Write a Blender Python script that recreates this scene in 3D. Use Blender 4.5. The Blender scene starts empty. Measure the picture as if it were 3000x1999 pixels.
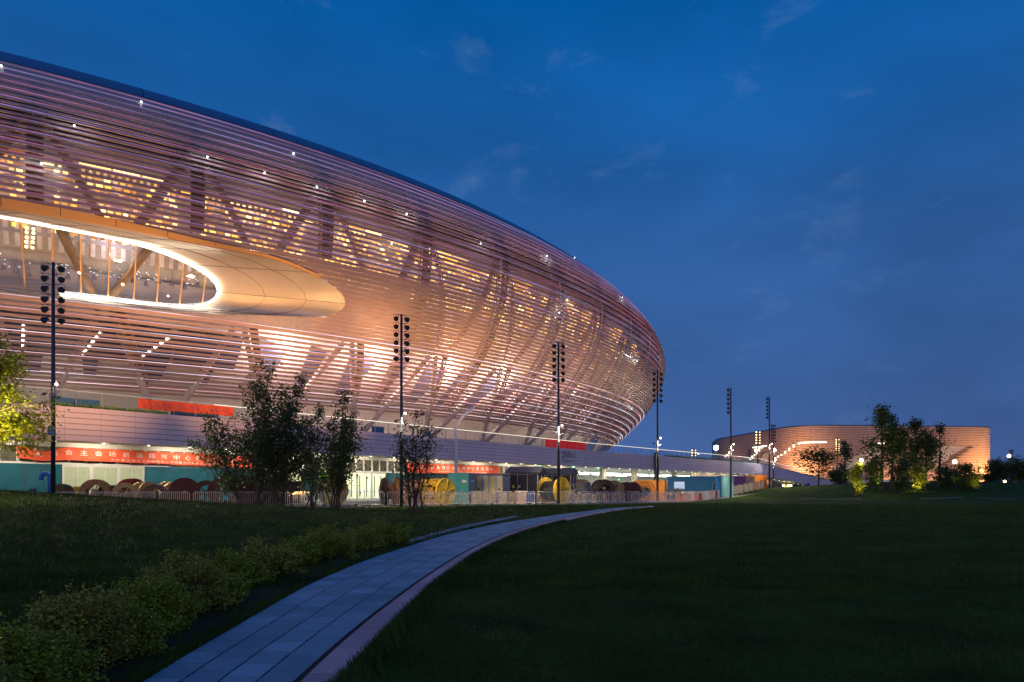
import bpy, math, random
import numpy as np
from mathutils import Vector, Matrix
R = math.radians
rng = random.Random(7)
SC = bpy.context.scene
COL = SC.collection

# ------------------------------------------------------------------ camera
F, HY, CZ = 2000.0, 1437.0, 1.3
cam = bpy.data.objects.new('camera', bpy.data.cameras.new('camera'))
COL.objects.link(cam)
cam.location = (0, 0, CZ); cam.rotation_euler = (R(90), 0, 0)
cam.data.sensor_width = 36; cam.data.lens = 24; cam.data.shift_y = (HY-999.5)/3000
cam.data.clip_start = 0.1; cam.data.clip_end = 6000
SC.camera = cam

# ------------------------------------------------------------------ sky (dusk)
W = bpy.data.worlds.new('World'); SC.world = W; W.use_nodes = True
nt = W.node_tree; nt.nodes.clear()
def N(t, tree=None, **kw):
    n = (tree or nt).nodes.new(t)
    for k, v in kw.items(): setattr(n, k, v)
    return n
def ramp(node, stops, interp='LINEAR'):
    cr = node.color_ramp; cr.interpolation = interp
    while len(cr.elements) > 1: cr.elements.remove(cr.elements[-1])
    cr.elements[0].position = stops[0][0]; cr.elements[0].color = (*stops[0][1], 1)
    for p, c in stops[1:]:
        e = cr.elements.new(p); e.color = (*c, 1)
def lin(r, g, b):
    f = lambda v: (v/255/12.92) if v/255 <= .04045 else ((v/255+.055)/1.055)**2.4
    return (f(r), f(g), f(b))
tc = N('ShaderNodeTexCoord'); sp = N('ShaderNodeSeparateXYZ')
nt.links.new(tc.outputs['Generated'], sp.inputs[0])
rp = N('ShaderNodeValToRGB')
ramp(rp, [(0.0, lin(30, 36, 60)), (0.498, lin(40, 52, 92)), (0.505, lin(68, 94, 148)), (0.55, lin(63, 95, 152)), (0.60, lin(57, 97, 158)),
          (0.66, lin(48, 96, 161)), (0.72, lin(28, 92, 162)), (0.79, lin(4, 88, 160)), (0.88, lin(0, 80, 152)), (1.0, lin(0, 76, 146))])
mp = N('ShaderNodeMapRange'); mp.inputs[1].default_value = -1; mp.inputs[2].default_value = 1
nt.links.new(sp.outputs['Z'], mp.inputs[0]); nt.links.new(mp.outputs[0], rp.inputs[0])
# clouds: thin wisps
mapn = N('ShaderNodeMapping'); mapn.inputs['Scale'].default_value = (1.5, 1.5, 3.2); mapn.inputs['Rotation'].default_value = (0.1, -0.55, 0); mapn.inputs['Location'].default_value = (2.1, .7, .4)
nt.links.new(tc.outputs['Generated'], mapn.inputs[0])
nz = N('ShaderNodeTexNoise'); nz.inputs['Scale'].default_value = 4.6; nz.inputs['Detail'].default_value = 10; nz.inputs['Roughness'].default_value = .62; nz.inputs['Distortion'].default_value = .35
nt.links.new(mapn.outputs[0], nz.inputs['Vector'])
cr = N('ShaderNodeValToRGB'); ramp(cr, [(0.575, (0, 0, 0)), (0.65, (.30, .30, .30)), (0.74, (1, 1, 1))])
nt.links.new(nz.outputs[0], cr.inputs[0])
nz2 = N('ShaderNodeTexNoise'); nz2.inputs['Scale'].default_value = 1.9; nz2.inputs['Detail'].default_value = 5
nt.links.new(mapn.outputs[0], nz2.inputs['Vector'])
mx = N('ShaderNodeMix', data_type='RGBA', blend_type='MIX'); mx.inputs[7].default_value = (*lin(96, 130, 180), 1)
mm = N('ShaderNodeMath', operation='MULTIPLY'); mm.inputs[1].default_value = .5
nt.links.new(cr.outputs[0], mm.inputs[0]); nt.links.new(mm.outputs[0], mx.inputs[0]); nt.links.new(rp.outputs[0], mx.inputs[6])
# broad darker / lighter drifts
dm = N('ShaderNodeMapRange'); dm.inputs[1].default_value = .3; dm.inputs[2].default_value = .7; dm.inputs[3].default_value = .80; dm.inputs[4].default_value = 1.18
nt.links.new(nz2.outputs[0], dm.inputs[0])
sc_ = N('ShaderNodeVectorMath', operation='SCALE')
nt.links.new(mx.outputs[2], sc_.inputs[0]); nt.links.new(dm.outputs[0], sc_.inputs['Scale'])
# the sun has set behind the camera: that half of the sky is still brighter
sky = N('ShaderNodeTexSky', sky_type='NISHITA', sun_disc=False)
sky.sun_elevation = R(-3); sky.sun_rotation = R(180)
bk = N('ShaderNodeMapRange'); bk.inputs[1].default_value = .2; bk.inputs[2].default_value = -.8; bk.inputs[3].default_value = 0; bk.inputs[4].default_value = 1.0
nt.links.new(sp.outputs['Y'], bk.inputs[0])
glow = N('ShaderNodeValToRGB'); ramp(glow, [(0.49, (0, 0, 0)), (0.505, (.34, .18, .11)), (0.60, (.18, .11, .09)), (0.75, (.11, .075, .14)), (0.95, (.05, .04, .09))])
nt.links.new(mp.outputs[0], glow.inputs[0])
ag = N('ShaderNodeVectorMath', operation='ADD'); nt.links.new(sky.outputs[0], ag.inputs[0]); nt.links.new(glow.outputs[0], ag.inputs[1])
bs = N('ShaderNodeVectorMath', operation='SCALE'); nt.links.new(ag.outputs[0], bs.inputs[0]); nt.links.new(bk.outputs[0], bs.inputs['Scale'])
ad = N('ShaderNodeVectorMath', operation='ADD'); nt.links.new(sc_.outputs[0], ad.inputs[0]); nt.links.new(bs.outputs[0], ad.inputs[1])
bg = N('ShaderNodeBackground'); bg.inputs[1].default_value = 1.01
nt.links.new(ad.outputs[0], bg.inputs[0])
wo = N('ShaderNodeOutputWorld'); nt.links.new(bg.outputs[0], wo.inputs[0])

SC.view_settings.view_transform = 'Standard'; SC.view_settings.look = 'None'
SC.view_settings.exposure = 0; SC.view_settings.gamma = 1
SC.render.engine = 'CYCLES'
SC.cycles.max_bounces = 6; SC.cycles.diffuse_bounces = 3; SC.cycles.glossy_bounces = 3
SC.cycles.transparent_max_bounces = 16; SC.cycles.sample_clamp_indirect = 4
SC.cycles.use_denoising = True

# ------------------------------------------------------------------ helpers
def px(x, y, d): return Vector(((x-1500)/F*d, d, CZ+(HY-y)/F*d))
MATS = {}
def mat(name, col=(.5, .5, .5), rough=.6, metal=0., emit=None, es=0., var=.12, vs=3., bump=0., bs=20., alpha=None, spec=.5, trans=0.):
    if name in MATS: return MATS[name]
    m = bpy.data.materials.new(name); m.use_nodes = True; t = m.node_tree; t.nodes.clear()
    b = N('ShaderNodeBsdfPrincipled', t); o = N('ShaderNodeOutputMaterial', t); t.links.new(b.outputs[0], o.inputs[0])
    b.inputs['Roughness'].default_value = rough; b.inputs['Metallic'].default_value = metal
    b.inputs['Specular IOR Level'].default_value = spec
    if trans: b.inputs['Transmission Weight'].default_value = trans
    g = N('ShaderNodeNewGeometry', t)
    if var:
        n = N('ShaderNodeTexNoise', t); n.inputs['Scale'].default_value = vs; n.inputs['Detail'].default_value = 5
        t.links.new(g.outputs['Position'], n.inputs['Vector'])
        r = N('ShaderNodeMapRange', t); r.inputs[1].default_value = .3; r.inputs[2].default_value = .7
        r.inputs[3].default_value = 1-var; r.inputs[4].default_value = 1+var
        t.links.new(n.outputs[0], r.inputs[0])
        v = N('ShaderNodeVectorMath', t, operation='SCALE'); v.inputs[0].default_value = col
        t.links.new(r.outputs[0], v.inputs['Scale']); t.links.new(v.outputs[0], b.inputs['Base Color'])
    else: b.inputs['Base Color'].default_value = (*col, 1)
    if bump:
        n2 = N('ShaderNodeTexNoise', t); n2.inputs['Scale'].default_value = bs; n2.inputs['Detail'].default_value = 6
        t.links.new(g.outputs['Position'], n2.inputs['Vector'])
        bp = N('ShaderNodeBump', t); bp.inputs['Strength'].default_value = bump; bp.inputs['Distance'].default_value = .05
        t.links.new(n2.outputs[0], bp.inputs['Height']); t.links.new(bp.outputs[0], b.inputs['Normal'])
    if emit:
        b.inputs['Emission Color'].default_value = (*emit, 1); b.inputs['Emission Strength'].default_value = es
    if alpha is not None: b.inputs['Alpha'].default_value = alpha
    MATS[name] = m; return m
def lamp_mat(name, col, es): return mat(name, (0, 0, 0), emit=col, es=es, var=0)

class MB:
    def __init__(s): s.v = []; s.f = []
    def quad(s, a, b, c, d):
        i = len(s.v); s.v += [tuple(a), tuple(b), tuple(c), tuple(d)]; s.f.append((i, i+1, i+2, i+3)); return s
    def poly(s, pts):
        i = len(s.v); s.v += [tuple(p) for p in pts]; s.f.append(tuple(range(i, i+len(pts)))); return s
    def frame_box(s, o, x, y, z):
        """box from corner o along vectors x, y, z"""
        o, x, y, z = map(Vector, (o, x, y, z))
        i = len(s.v)
        for k in range(8):
            s.v.append(tuple(o+x*(k & 1)+y*((k >> 1) & 1)+z*((k >> 2) & 1)))
        for f in ((0, 2, 3, 1), (4, 5, 7, 6), (0, 1, 5, 4), (2, 6, 7, 3), (0, 4, 6, 2), (1, 3, 7, 5)):
            s.f.append(tuple(i+j for j in f))
        return s
    def box(s, c, sx, sy, sz, rz=0.):
        c = Vector(c); ca, sa = math.cos(rz), math.sin(rz)
        x = Vector((ca, sa, 0))*sx; y = Vector((-sa, ca, 0))*sy; z = Vector((0, 0, sz))
        return s.frame_box(c-x/2-y/2-z/2, x, y, z)
    def tube(s, pts, r, n=8, caps=True):
        pts = [Vector(p) for p in pts]; m = len(pts)
        rs = r if isinstance(r, (list, tuple)) else [r]*m
        base = len(s.v); up = None
        for i, p in enumerate(pts):
            d = (pts[min(i+1, m-1)]-pts[max(i-1, 0)]).normalized()
            if up is None:
                up = Vector((0, 0, 1)) if abs(d.z) < .9 else Vector((1, 0, 0))
            a = d.cross(up)
            if a.length < 1e-5: a = d.cross(Vector((0, 1, 0)))
            a.normalize(); b = a.cross(d); up = b
            for k in range(n):
                t = 2*math.pi*k/n
                s.v.append(tuple(p+(a*math.cos(t)+b*math.sin(t))*rs[i]))
        for i in range(m-1):
            for k in range(n):
                a0 = base+i*n+k; a1 = base+i*n+(k+1) % n
                s.f.append((a0, a1, a1+n, a0+n))
        if caps:
            s.f.append(tuple(base+k for k in range(n))[::-1]); s.f.append(tuple(base+(m-1)*n+k for k in range(n)))
        return s
    def disc_prism(s, c, ax, r, w, n=24, r2=None):
        c = Vector(c); ax = Vector(ax).normalized()
        return s.tube([c-ax*w/2, c+ax*w/2], [r, r2 or r], n)
    def ring(s, c, ax, r, rr, w, n=28):
        """flat annulus with thickness"""
        c = Vector(c); ax = Vector(ax).normalized(); u = Vector((0, 0, 1)); v = ax.cross(u).normalized(); u = v.cross(ax)
        i0 = len(s.v)
        for k in range(n):
            t = 2*math.pi*k/n; e = u*math.cos(t)+v*math.sin(t)
            for q, h in ((r, -w/2), (r, w/2), (rr, w/2), (rr, -w/2)): s.v.append(tuple(c+e*q+ax*h))
        for k in range(n):
            a = i0+4*k; b = i0+4*((k+1) % n)
            for j in range(4): s.f.append((a+j, b+j, b+(j+1) % 4, a+(j+1) % 4))
        return s
    def grid(s, P):
        """P: list of rows of points"""
        i0 = len(s.v); m = len(P[0])
        for row in P: s.v += [tuple(p) for p in row]
        for i in range(len(P)-1):
            for j in range(m-1):
                a = i0+i*m+j; s.f.append((a, a+1, a+m+1, a+m))
        return s
    def build(s, name, m, parent=None, smooth=False):
        me = bpy.data.meshes.new(name); me.from_pydata(s.v, [], s.f); me.update()
        if smooth:
            me.shade_smooth()
        if m: me.materials.append(m)
        o = bpy.data.objects.new(name, me); COL.objects.link(o)
        if parent: o.parent = parent
        return o
def obj_np(name, V, Fc, m, parent=None):
    me = bpy.data.meshes.new(name)
    k = Fc.shape[1]
    me.vertices.add(len(V)); me.vertices.foreach_set('co', V.astype(np.float32).ravel())
    me.loops.add(Fc.size); me.loops.foreach_set('vertex_index', Fc.astype(np.int32).ravel())
    me.polygons.add(len(Fc)); me.polygons.foreach_set('loop_start', np.arange(0, Fc.size, k, dtype=np.int32))
    me.polygons.foreach_set('loop_total', np.full(len(Fc), k, dtype=np.int32))
    me.update(calc_edges=True); me.validate()
    me.materials.append(m)
    o = bpy.data.objects.new(name, me); COL.objects.link(o)
    if parent: o.parent = parent
    return o
def tag(o, label=None, cat=None, group=None, kind=None):
    if label: o['label'] = label
    if cat: o['category'] = cat
    if group: o['group'] = group
    if kind: o['kind'] = kind
    return o
def thing(name, label, cat, loc=(0, 0, 0), rz=0, group=None):
    o = bpy.data.objects.new(name, None); COL.objects.link(o)
    o.location = loc; o.rotation_euler = (0, 0, rz)
    return tag(o, label, cat, group)
def dup(o, parent=None):
    c = o.copy(); COL.objects.link(c); c.parent = parent
    for k in ('label', 'category', 'group'):
        pass
    for ch in [x for x in list(o.children)]: dup(ch, c)
    return c
def spot(loc, target, power, col, size=90, blend=.6, radius=.3):
    l = bpy.data.lights.new('lamp', 'SPOT'); l.energy = power; l.color = col; l.spot_size = R(size); l.spot_blend = blend
    l.shadow_soft_size = radius
    o = bpy.data.objects.new('lamp', l); COL.objects.link(o); o.location = loc
    o.rotation_euler = (Vector(target)-Vector(loc)).to_track_quat('-Z', 'Y').to_euler(); return o
def point(loc, power, col, radius=.1):
    l = bpy.data.lights.new('lamp', 'POINT'); l.energy = power; l.color = col; l.shadow_soft_size = radius
    o = bpy.data.objects.new('lamp', l); COL.objects.link(o); o.location = loc; return o
def text_mesh(body, size, ext=.01):
    cu = bpy.data.curves.new('t', 'FONT'); cu.body = body; cu.size = size; cu.extrude = ext; cu.align_x = 'LEFT'; cu.resolution_u = 2
    o = bpy.data.objects.new('t', cu); COL.objects.link(o)
    bpy.context.view_layer.update()
    dg = bpy.context.evaluated_depsgraph_get()
    me = bpy.data.meshes.new_from_object(o.evaluated_get(dg)); bpy.data.objects.remove(o)
    n = len(me.vertices); co = np.empty(n*3, np.float32); me.vertices.foreach_get('co', co); co = co.reshape(-1, 3)
    fs = [tuple(p.vertices) for p in me.polygons]
    return co, fs
def put_text(name, body, size, place, m, parent=None, width=None, ext=.01):
    """place(x, y, z) -> world point for text coordinates"""
    co, fs = text_mesh(body, size, ext)
    if len(co) == 0: return None
    w = co[:, 0].max()-co[:, 0].min(); co[:, 0] -= co[:, 0].min(); co[:, 1] -= co[:, 1].min()
    if width: co[:, 0] *= width/w
    mb = MB(); mb.v = [tuple(place(*map(float, c))) for c in co]; mb.f = fs
    return mb.build(name, m, parent)

# ------------------------------------------------------------------ ground
def sstep(a, b, x): t = min(1, max(0, (x-a)/(b-a))); return t*t*(3-2*t)
def gauss(x, y, cx, cy, sx, sy): return math.exp(-((x-cx)/sx)**2-((y-cy)/sy)**2)
def edge_y(x):            # where lawn meets the paved yard
    P = [(-80, 47.5), (-34, 48.5), (-12.2, 51.5), (-2.2, 57.5), (6.8, 64), (19, 74.5), (27, 90), (45, 112), (60, 125), (80, 135), (140, 150)]
    if x <= P[0][0]: return P[0][1]
    for (a, b), (c, d) in zip(P, P[1:]):
        if x <= c: return b+(d-b)*(x-a)/(c-a)
    return P[-1][1]
def gz(x, y):
    z = -0.3*(1-sstep(8, 42, y))
    e = edge_y(x)
    k = 1-sstep(e-7, e-.5, y)
    z += 1.5*gauss(x, y, -31, 33, 13, 9)*k
    z += 0.45*gauss(x, y, -15, 28, 10, 10)*k
    z += 0.10*math.sin(x*.21+1)*math.sin(y*.17)*sstep(12, 25, y)*k
    z += 2.6*gauss(x, y, 66, 112, 34, 17)+1.2*gauss(x, y, 105, 120, 30, 16)
    return z
def ground_px(x, y):
    lo = None
    prev = None
    d = 3.0
    while d < 400:
        p = px(x, y, d)
        if p.z <= gz(p.x, p.y): break
        d *= 1.01
    a, b = d/1.01, d
    for _ in range(20):
        m = (a+b)/2; p = px(x, y, m)
        if p.z <= gz(p.x, p.y): b = m
        else: a = m
    p = px(x, y, b); p.z = gz(p.x, p.y); return p

def grass_material():
    m = bpy.data.materials.new('lawn'); m.use_nodes = True; t = m.node_tree; t.nodes.clear()
    b = N('ShaderNodeBsdfPrincipled', t); o = N('ShaderNodeOutputMaterial', t); t.links.new(b.outputs[0], o.inputs[0])
    g = N('ShaderNodeNewGeometry', t)
    n = N('ShaderNodeTexNoise', t); n.inputs['Scale'].default_value = .5; n.inputs['Detail'].default_value = 8; t.links.new(g.outputs['Position'], n.inputs['Vector'])
    n2 = N('ShaderNodeTexNoise', t); n2.inputs['Scale'].default_value = 14; n2.inputs['Detail'].default_value = 6; t.links.new(g.outputs['Position'], n2.inputs['Vector'])
    a = N('ShaderNodeMath', t, operation='MULTIPLY'); t.links.new(n.outputs[0], a.inputs[0]); t.links.new(n2.outputs[0], a.inputs[1])
    r = N('ShaderNodeValToRGB', t); ramp(r, [(.12, (.014, .026, .003)), (.28, (.036, .07, .007)), (.42, (.06, .11, .012))]); t.links.new(a.outputs[0], r.inputs[0])
    t.links.new(r.outputs[0], b.inputs['Base Color']); b.inputs['Roughness'].default_value = .95; b.inputs['Specular IOR Level'].default_value = .1
    bp = N('ShaderNodeBump', t); bp.inputs['Strength'].default_value = .9; bp.inputs['Distance'].default_value = .12
    t.links.new(n2.outputs[0], bp.inputs['Height']); t.links.new(bp.outputs[0], b.inputs['Normal'])
    return m
M_lawn = grass_material()
def uneven(a, b, n, near):
    return sorted(set([a+(b-a)*(i/n) for i in range(n+1)]+near))
xs = [-900, -500, -250, -150]+[x*2. for x in range(-50, 76)]+[200, 300, 600, 1200]
ys = [-60, -20]+[i*1. for i in range(-4, 30)]+[30+i*1.5 for i in range(80)]+[155, 170, 190, 220, 300, 500, 900, 2500]
g = MB(); g.grid([[(x, y, gz(x, y)) for x in xs] for y in ys])
lawn = tag(g.build('lawn_ground', M_lawn, smooth=True), kind='structure')
# paved yard between the lawn and the podium
M_pave = mat('paving', (.17, .16, .155), .75, var=.25, vs=.6, bump=.2)
g = MB()
rows = []
for i in range(60):
    x = -90+i*3.6
    e = edge_y(x)+.0
    rows.append([(x, e+(k/12)*(125-(x+90)*.0), max(gz(x, e+(k/12)*125), 0)+.012) for k in range(13)])
g.grid(rows)
tag(g.build('paved_yard', M_pave), kind='structure')
kb = MB()
for i in range(120):
    x0 = -90+i*1.4; x1 = x0+1.38
    a = Vector((x0, edge_y(x0)-.12, gz(x0, edge_y(x0)-.1)-.05)); b = Vector((x1, edge_y(x1)-.12, gz(x1, edge_y(x1)-.1)-.05))
    if x1 < 30: kb.frame_box(a, b-a, (0, .14, 0), (0, 0, .14))
tag(kb.build('kerb', mat('kerb', (.3, .29, .28), .8)), kind='structure')

# ------------------------------------------------------------------ path
Lp = [(430, 1999), (520, 1940), (640, 1872), (760, 1800), (893, 1721), (1050, 1652), (1205, 1600), (1330, 1563), (1466, 1534), (1600, 1514), (1730, 1498), (1823, 1488), (1915, 1483)]
Mp = [(878, 1999), (960, 1920), (1080, 1817), (1224, 1708), (1330, 1638), (1400, 1601), (1480, 1566), (1560, 1540), (1650, 1518), (1760, 1501), (1840, 1491), (1920, 1484.5)]
Rp = [(985, 1999), (1058, 1925), (1150, 1825), (1265, 1713), (1377, 1634), (1440, 1600), (1530, 1562), (1610, 1538), (1700, 1517), (1790, 1501), (1860, 1491), (1925, 1486)]
def world_curve(P, first):
    pts = [ground_px(*p) for p in P]
    d = (pts[0]-pts[1]); pts = [pts[0]+d*first*2, pts[0]+d*first]+pts
    return pts
def resample(pts, n):
    L = [0]
    for a, b in zip(pts, pts[1:]): L.append(L[-1]+(b-a).length)
    out = []
    for i in range(n):
        t = L[-1]*i/(n-1)
        for k in range(len(pts)-1):
            if t <= L[k+1]+1e-9:
                f = (t-L[k])/(L[k+1]-L[k]); out.append(pts[k].lerp(pts[k+1], f)); break
    for _ in range(3):
        out = [out[0]]+[(out[i-1]+out[i]*2+out[i+1])/4 for i in range(1, n-1)]+[out[-1]]
    return out
NP = 90
# index all three edges by distance Y so cross-joints line up
def by_y(pts, ylist):
    pts = sorted(pts, key=lambda p: p.y)
    return [Vector((float(np.interp(y, [p.y for p in pts], [p.x for p in pts])), y, 0)) for y in ylist]
yl = [2.0+(58.-2.0)*(i/(NP-1))**1.6 for i in range(NP)]
def smooth_y(P):
    pts = by_y([ground_px(*p) for p in P], [max(y, 5.0) for y in yl])
    # extend backwards straight
    raw = sorted([ground_px(*p) for p in P], key=lambda p: p.y)
    s = (raw[1].x-raw[0].x)/(raw[1].y-raw[0].y)
    out = []
    for y, p in zip(yl, pts):
        x = p.x if y > raw[0].y else raw[0].x+s*(y-raw[0].y)
        out.append(Vector((x, y, 0)))
    for _ in range(4): out = [out[0]]+[(out[i-1]+out[i]*2+out[i+1])/4 for i in range(1, NP-1)]+[out[-1]]
    return out
EL, EM, ER = smooth_y(Lp), smooth_y(Mp), smooth_y(Rp)
ER = [p+Vector((.05, 0, 0)) for p in ER]
def on_ground(p, h): return Vector((p.x, p.y, gz(p.x, p.y)+h))
def path_material(name, c1, c2):
    m = bpy.data.materials.new(name); m.use_nodes = True; t = m.node_tree; t.nodes.clear()
    b = N('ShaderNodeBsdfPrincipled', t); o = N('ShaderNodeOutputMaterial', t); t.links.new(b.outputs[0], o.inputs[0])
    g = N('ShaderNodeNewGeometry', t)
    n = N('ShaderNodeTexNoise', t); n.inputs['Scale'].default_value = 60; n.inputs['Detail'].default_value = 4; t.links.new(g.outputs['Position'], n.inputs['Vector'])
    n1 = N('ShaderNodeTexNoise', t); n1.inputs['Scale'].default_value = 1.3; n1.inputs['Detail'].default_value = 5; t.links.new(g.outputs['Position'], n1.inputs['Vector'])
    a = N('ShaderNodeMath', t, operation='ADD'); t.links.new(n.outputs[0], a.inputs[0]); t.links.new(n1.outputs[0], a.inputs[1])
    r = N('ShaderNodeValToRGB', t); ramp(r, [(.35, c1), (.65, c2)])
    h = N('ShaderNodeMath', t, operation='MULTIPLY'); h.inputs[1].default_value = .5; t.links.new(a.outputs[0], h.inputs[0]); t.links.new(h.outputs[0], r.inputs[0])
    oi = N('ShaderNodeAttribute', t); oi.attribute_name = 'tone'
    mu = N('ShaderNodeVectorMath', t, operation='SCALE'); t.links.new(r.outputs[0], mu.inputs[0]); t.links.new(oi.outputs['Fac'], mu.inputs['Scale'])
    t.links.new(mu.outputs[0], b.inputs['Base Color']); b.inputs['Roughness'].default_value = .9; b.inputs['Specular IOR Level'].default_value = .15
    bp = N('ShaderNodeBump', t); bp.inputs['Strength'].default_value = .25; bp.inputs['Distance'].default_value = .01
    t.links.new(n.outputs[0], bp.inputs['Height']); t.links.new(bp.outputs[0], b.inputs['Normal'])
    return m
def slabs(name, A, B, ncol, length, mt, gap=.008):
    mb = MB(); tones = []
    ys_ = [p.y for p in A]
    def at(u, y):
        xa = np.interp(y, ys_, [p.x for p in A]); xb = np.interp(y, ys_, [p.x for p in B])
        x = xa+(xb-xa)*u; return Vector((x, y, gz(x, y)+.03))
    for c in range(ncol):
        y = 2.05 + (c % 2)*length*.5
        while y < 57:
            u0, u1 = c/ncol, (c+1)/ncol
            y1 = y+length
            w = abs(np.interp(y, ys_, [p.x for p in B])-np.interp(y, ys_, [p.x for p in A])) or 1
            gu = gap/w
            k = len(mb.f)
            rr = [[at(u0+gu, yy), at(u1-gu, yy)] for yy in (y+gap*1.3, (y+y1)/2, y1-gap*1.3)]
            mb.grid(rr)
            mb.quad(rr[0][0]-Vector((0, 0, .06)), rr[0][1]-Vector((0, 0, .06)), rr[0][1], rr[0][0])
            tv = rng.uniform(.78, 1.12); tones += [tv]*(len(mb.f)-k)
            y = y1
    ob = mb.build(name, mt)
    at_ = ob.data.attributes.new('tone', 'FLOAT', 'FACE'); at_.data.foreach_set('value', tones)
    return tag(ob, kind='structure')
bed = MB(); bed.grid([[on_ground(a, .012), on_ground(b, .012)] for a, b in zip(EL, ER)])
tag(bed.build('path_bed', mat('joint', (.05, .05, .05), .9)), kind='structure')
slabs('path_slabs', EL, [m_-(m_-l_).normalized()*.022 for l_, m_ in zip(EL, EM)], 4, .46, path_material('granite_grey', (.13, .255, .32), (.245, .37, .44)))
slabs('path_border', [m_+(r_-m_).normalized()*.022 for r_, m_ in zip(ER, EM)], ER, 1, .95, path_material('granite_rose', (.42, .275, .30), (.54, .355, .38)))
# drain slot between the two
dr = MB()
dr.grid([[on_ground(p+Vector((-.018, 0, 0)), .034), on_ground(p+Vector((-.008, 0, 0)), .034)] for p in EM])
dr.grid([[on_ground(p+Vector((.008, 0, 0)), .034), on_ground(p+Vector((.018, 0, 0)), .034)] for p in EM])
tag(dr.build('path_drain', mat('steel_dark', (.035, .035, .04), .9, .0, spec=.05)), kind='structure')
# side path seen beyond the hedge
A2 = [ground_px(*p) for p in [(1195, 1598), (1290, 1570), (1370, 1548), (1450, 1530), (1520, 1516)]]
g = MB(); g.grid([[on_ground(p, .03), on_ground(p+Vector((-.25, .9, 0)), .03)] for p in resample(A2, 24)])
o = g.build('side_path', bpy.data.materials['granite_grey']); at_ = o.data.attributes.new('tone', 'FLOAT', 'FACE'); at_.data.foreach_set('value', [1.]*len(o.data.polygons))
tag(o, kind='structure')
# far footpaths across the mound
for P in ([(2352, 1463), (2440, 1464), (2530, 1464)], [(2700, 1464), (2760, 1462), (2830, 1459)], [(2860, 1461), (2910, 1463), (2990, 1464)]):
    Q = resample([ground_px(*p) for p in P], 10)
    g = MB(); g.grid([[on_ground(p, .06), on_ground(p+Vector((0, .7, 0)), .07)] for p in Q])
    tag(g.build('footpath', mat('footpath', (.2, .2, .19), .9)), kind='structure')

# grass blades
def in_path(x, y):
    if y < 2 or y > 58: return np.zeros_like(x, bool)
ysE = np.array([p.y for p in EL]); xL = np.array([p.x for p in EL]); xR = np.array([p.x for p in ER])
gv = np.vectorize(gz)
def blades(n, y0, y1, h, w, seed, name, mt, pw=1.0, xlim=1.0):
    r = np.random.default_rng(seed)
    y = y0+(y1-y0)*r.random(n)**pw
    x = (r.random(n)*2-1)*(y*.80+1)*xlim
    l = np.interp(y, ysE, xL)-.02; rr = np.interp(y, ysE, xR)+.02
    ok = ~((x > l) & (x < rr) & (y < 58))
    # clumpy
    cl = np.sin(x*3.1+np.sin(y*2.3))*np.sin(y*2.7+x)+r.random(n)*1.4
    ok &= cl > -.1
    x, y, cl = x[ok], y[ok], cl[ok]; n = len(x)
    z = gv(x, y)
    H = h*(.5+.8*r.random(n))*(0.8+.25*np.clip(cl, 0, 1)); a = r.random(n)*6.283
    dx, dy = np.cos(a)*w/2, np.sin(a)*w/2
    lx, ly = (r.random(n)-.5)*H*1.1+H*.2, (r.random(n)-.5)*H*1.1
    V = np.empty((n, 3, 3))
    V[:, 0] = np.stack([x-dx, y-dy, z-.01], 1); V[:, 1] = np.stack([x+dx, y+dy, z-.01], 1); V[:, 2] = np.stack([x+lx, y+ly, z+H], 1)
    Fc = np.arange(n*3).reshape(-1, 3)
    return tag(obj_np(name, V.reshape(-1, 3), Fc, mt), kind='stuff')
M_blade = mat('grass_blade', (.034, .068, .007), .7, var=.55, vs=.7, spec=.2)
blades(150000, 3.0, 11, .075, .007, 1, 'grass', M_blade, 1.0)
blades(170000, 11, 34, .10, .018, 2, 'grass', M_blade, 1.3)
blades(90000, 34, 62, .13, .04, 3, 'grass', M_blade, 1.0)
# longer tufts lining the right of the path
r_ = np.random.default_rng(9); n = 26000
y = 3+28*r_.random(n)**1.7; side = r_.random(n) < .8
x = np.where(side, np.interp(y, ysE, xR)+.03+np.abs(r_.normal(0, .09, n)), np.interp(y, ysE, xL)-np.abs(r_.normal(0, .12, n)))
z = gv(x, y); H = .07+.09*r_.random(n); a = r_.random(n)*6.28; w = .008
lean = np.where(side, -1, 1)*(.02+.06*r_.random(n))
V = np.empty((n, 3, 3)); V[:, 0] = np.stack([x-w*np.cos(a), y-w*np.sin(a), z], 1); V[:, 1] = np.stack([x+w*np.cos(a), y+w*np.sin(a), z], 1); V[:, 2] = np.stack([x+lean, y+(r_.random(n)-.5)*.08, z+H], 1)
tag(obj_np('grass', V.reshape(-1, 3), np.arange(n*3).reshape(-1, 3), M_blade), kind='stuff')

r_ = np.random.default_rng(31); n = 420
y = 4+22*r_.random(n)**1.5; u = r_.random(n)**.6
x = np.interp(y, ysE, xR)*(1-u)+np.interp(y, ysE, xL)*u
z = gv(x, y)+.036; a = r_.random(n)*6.28; sz = .008+.022*r_.random(n)**3
V = np.empty((n, 4, 3))
for k_, (p_, q_) in enumerate(((-1, 0), (0, .5), (1, 0), (0, -.5))):
    V[:, k_] = np.stack([x+sz*(p_*np.cos(a)-q_*np.sin(a)), y+sz*(p_*np.sin(a)+q_*np.cos(a)), z+.004*r_.random(n)], 1)
tag(obj_np('leaf_litter', V.reshape(-1, 3), np.arange(n*4).reshape(-1, 4), mat('litter', (.035, .028, .015), .9, var=.4, vs=9)), kind='stuff')

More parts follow.
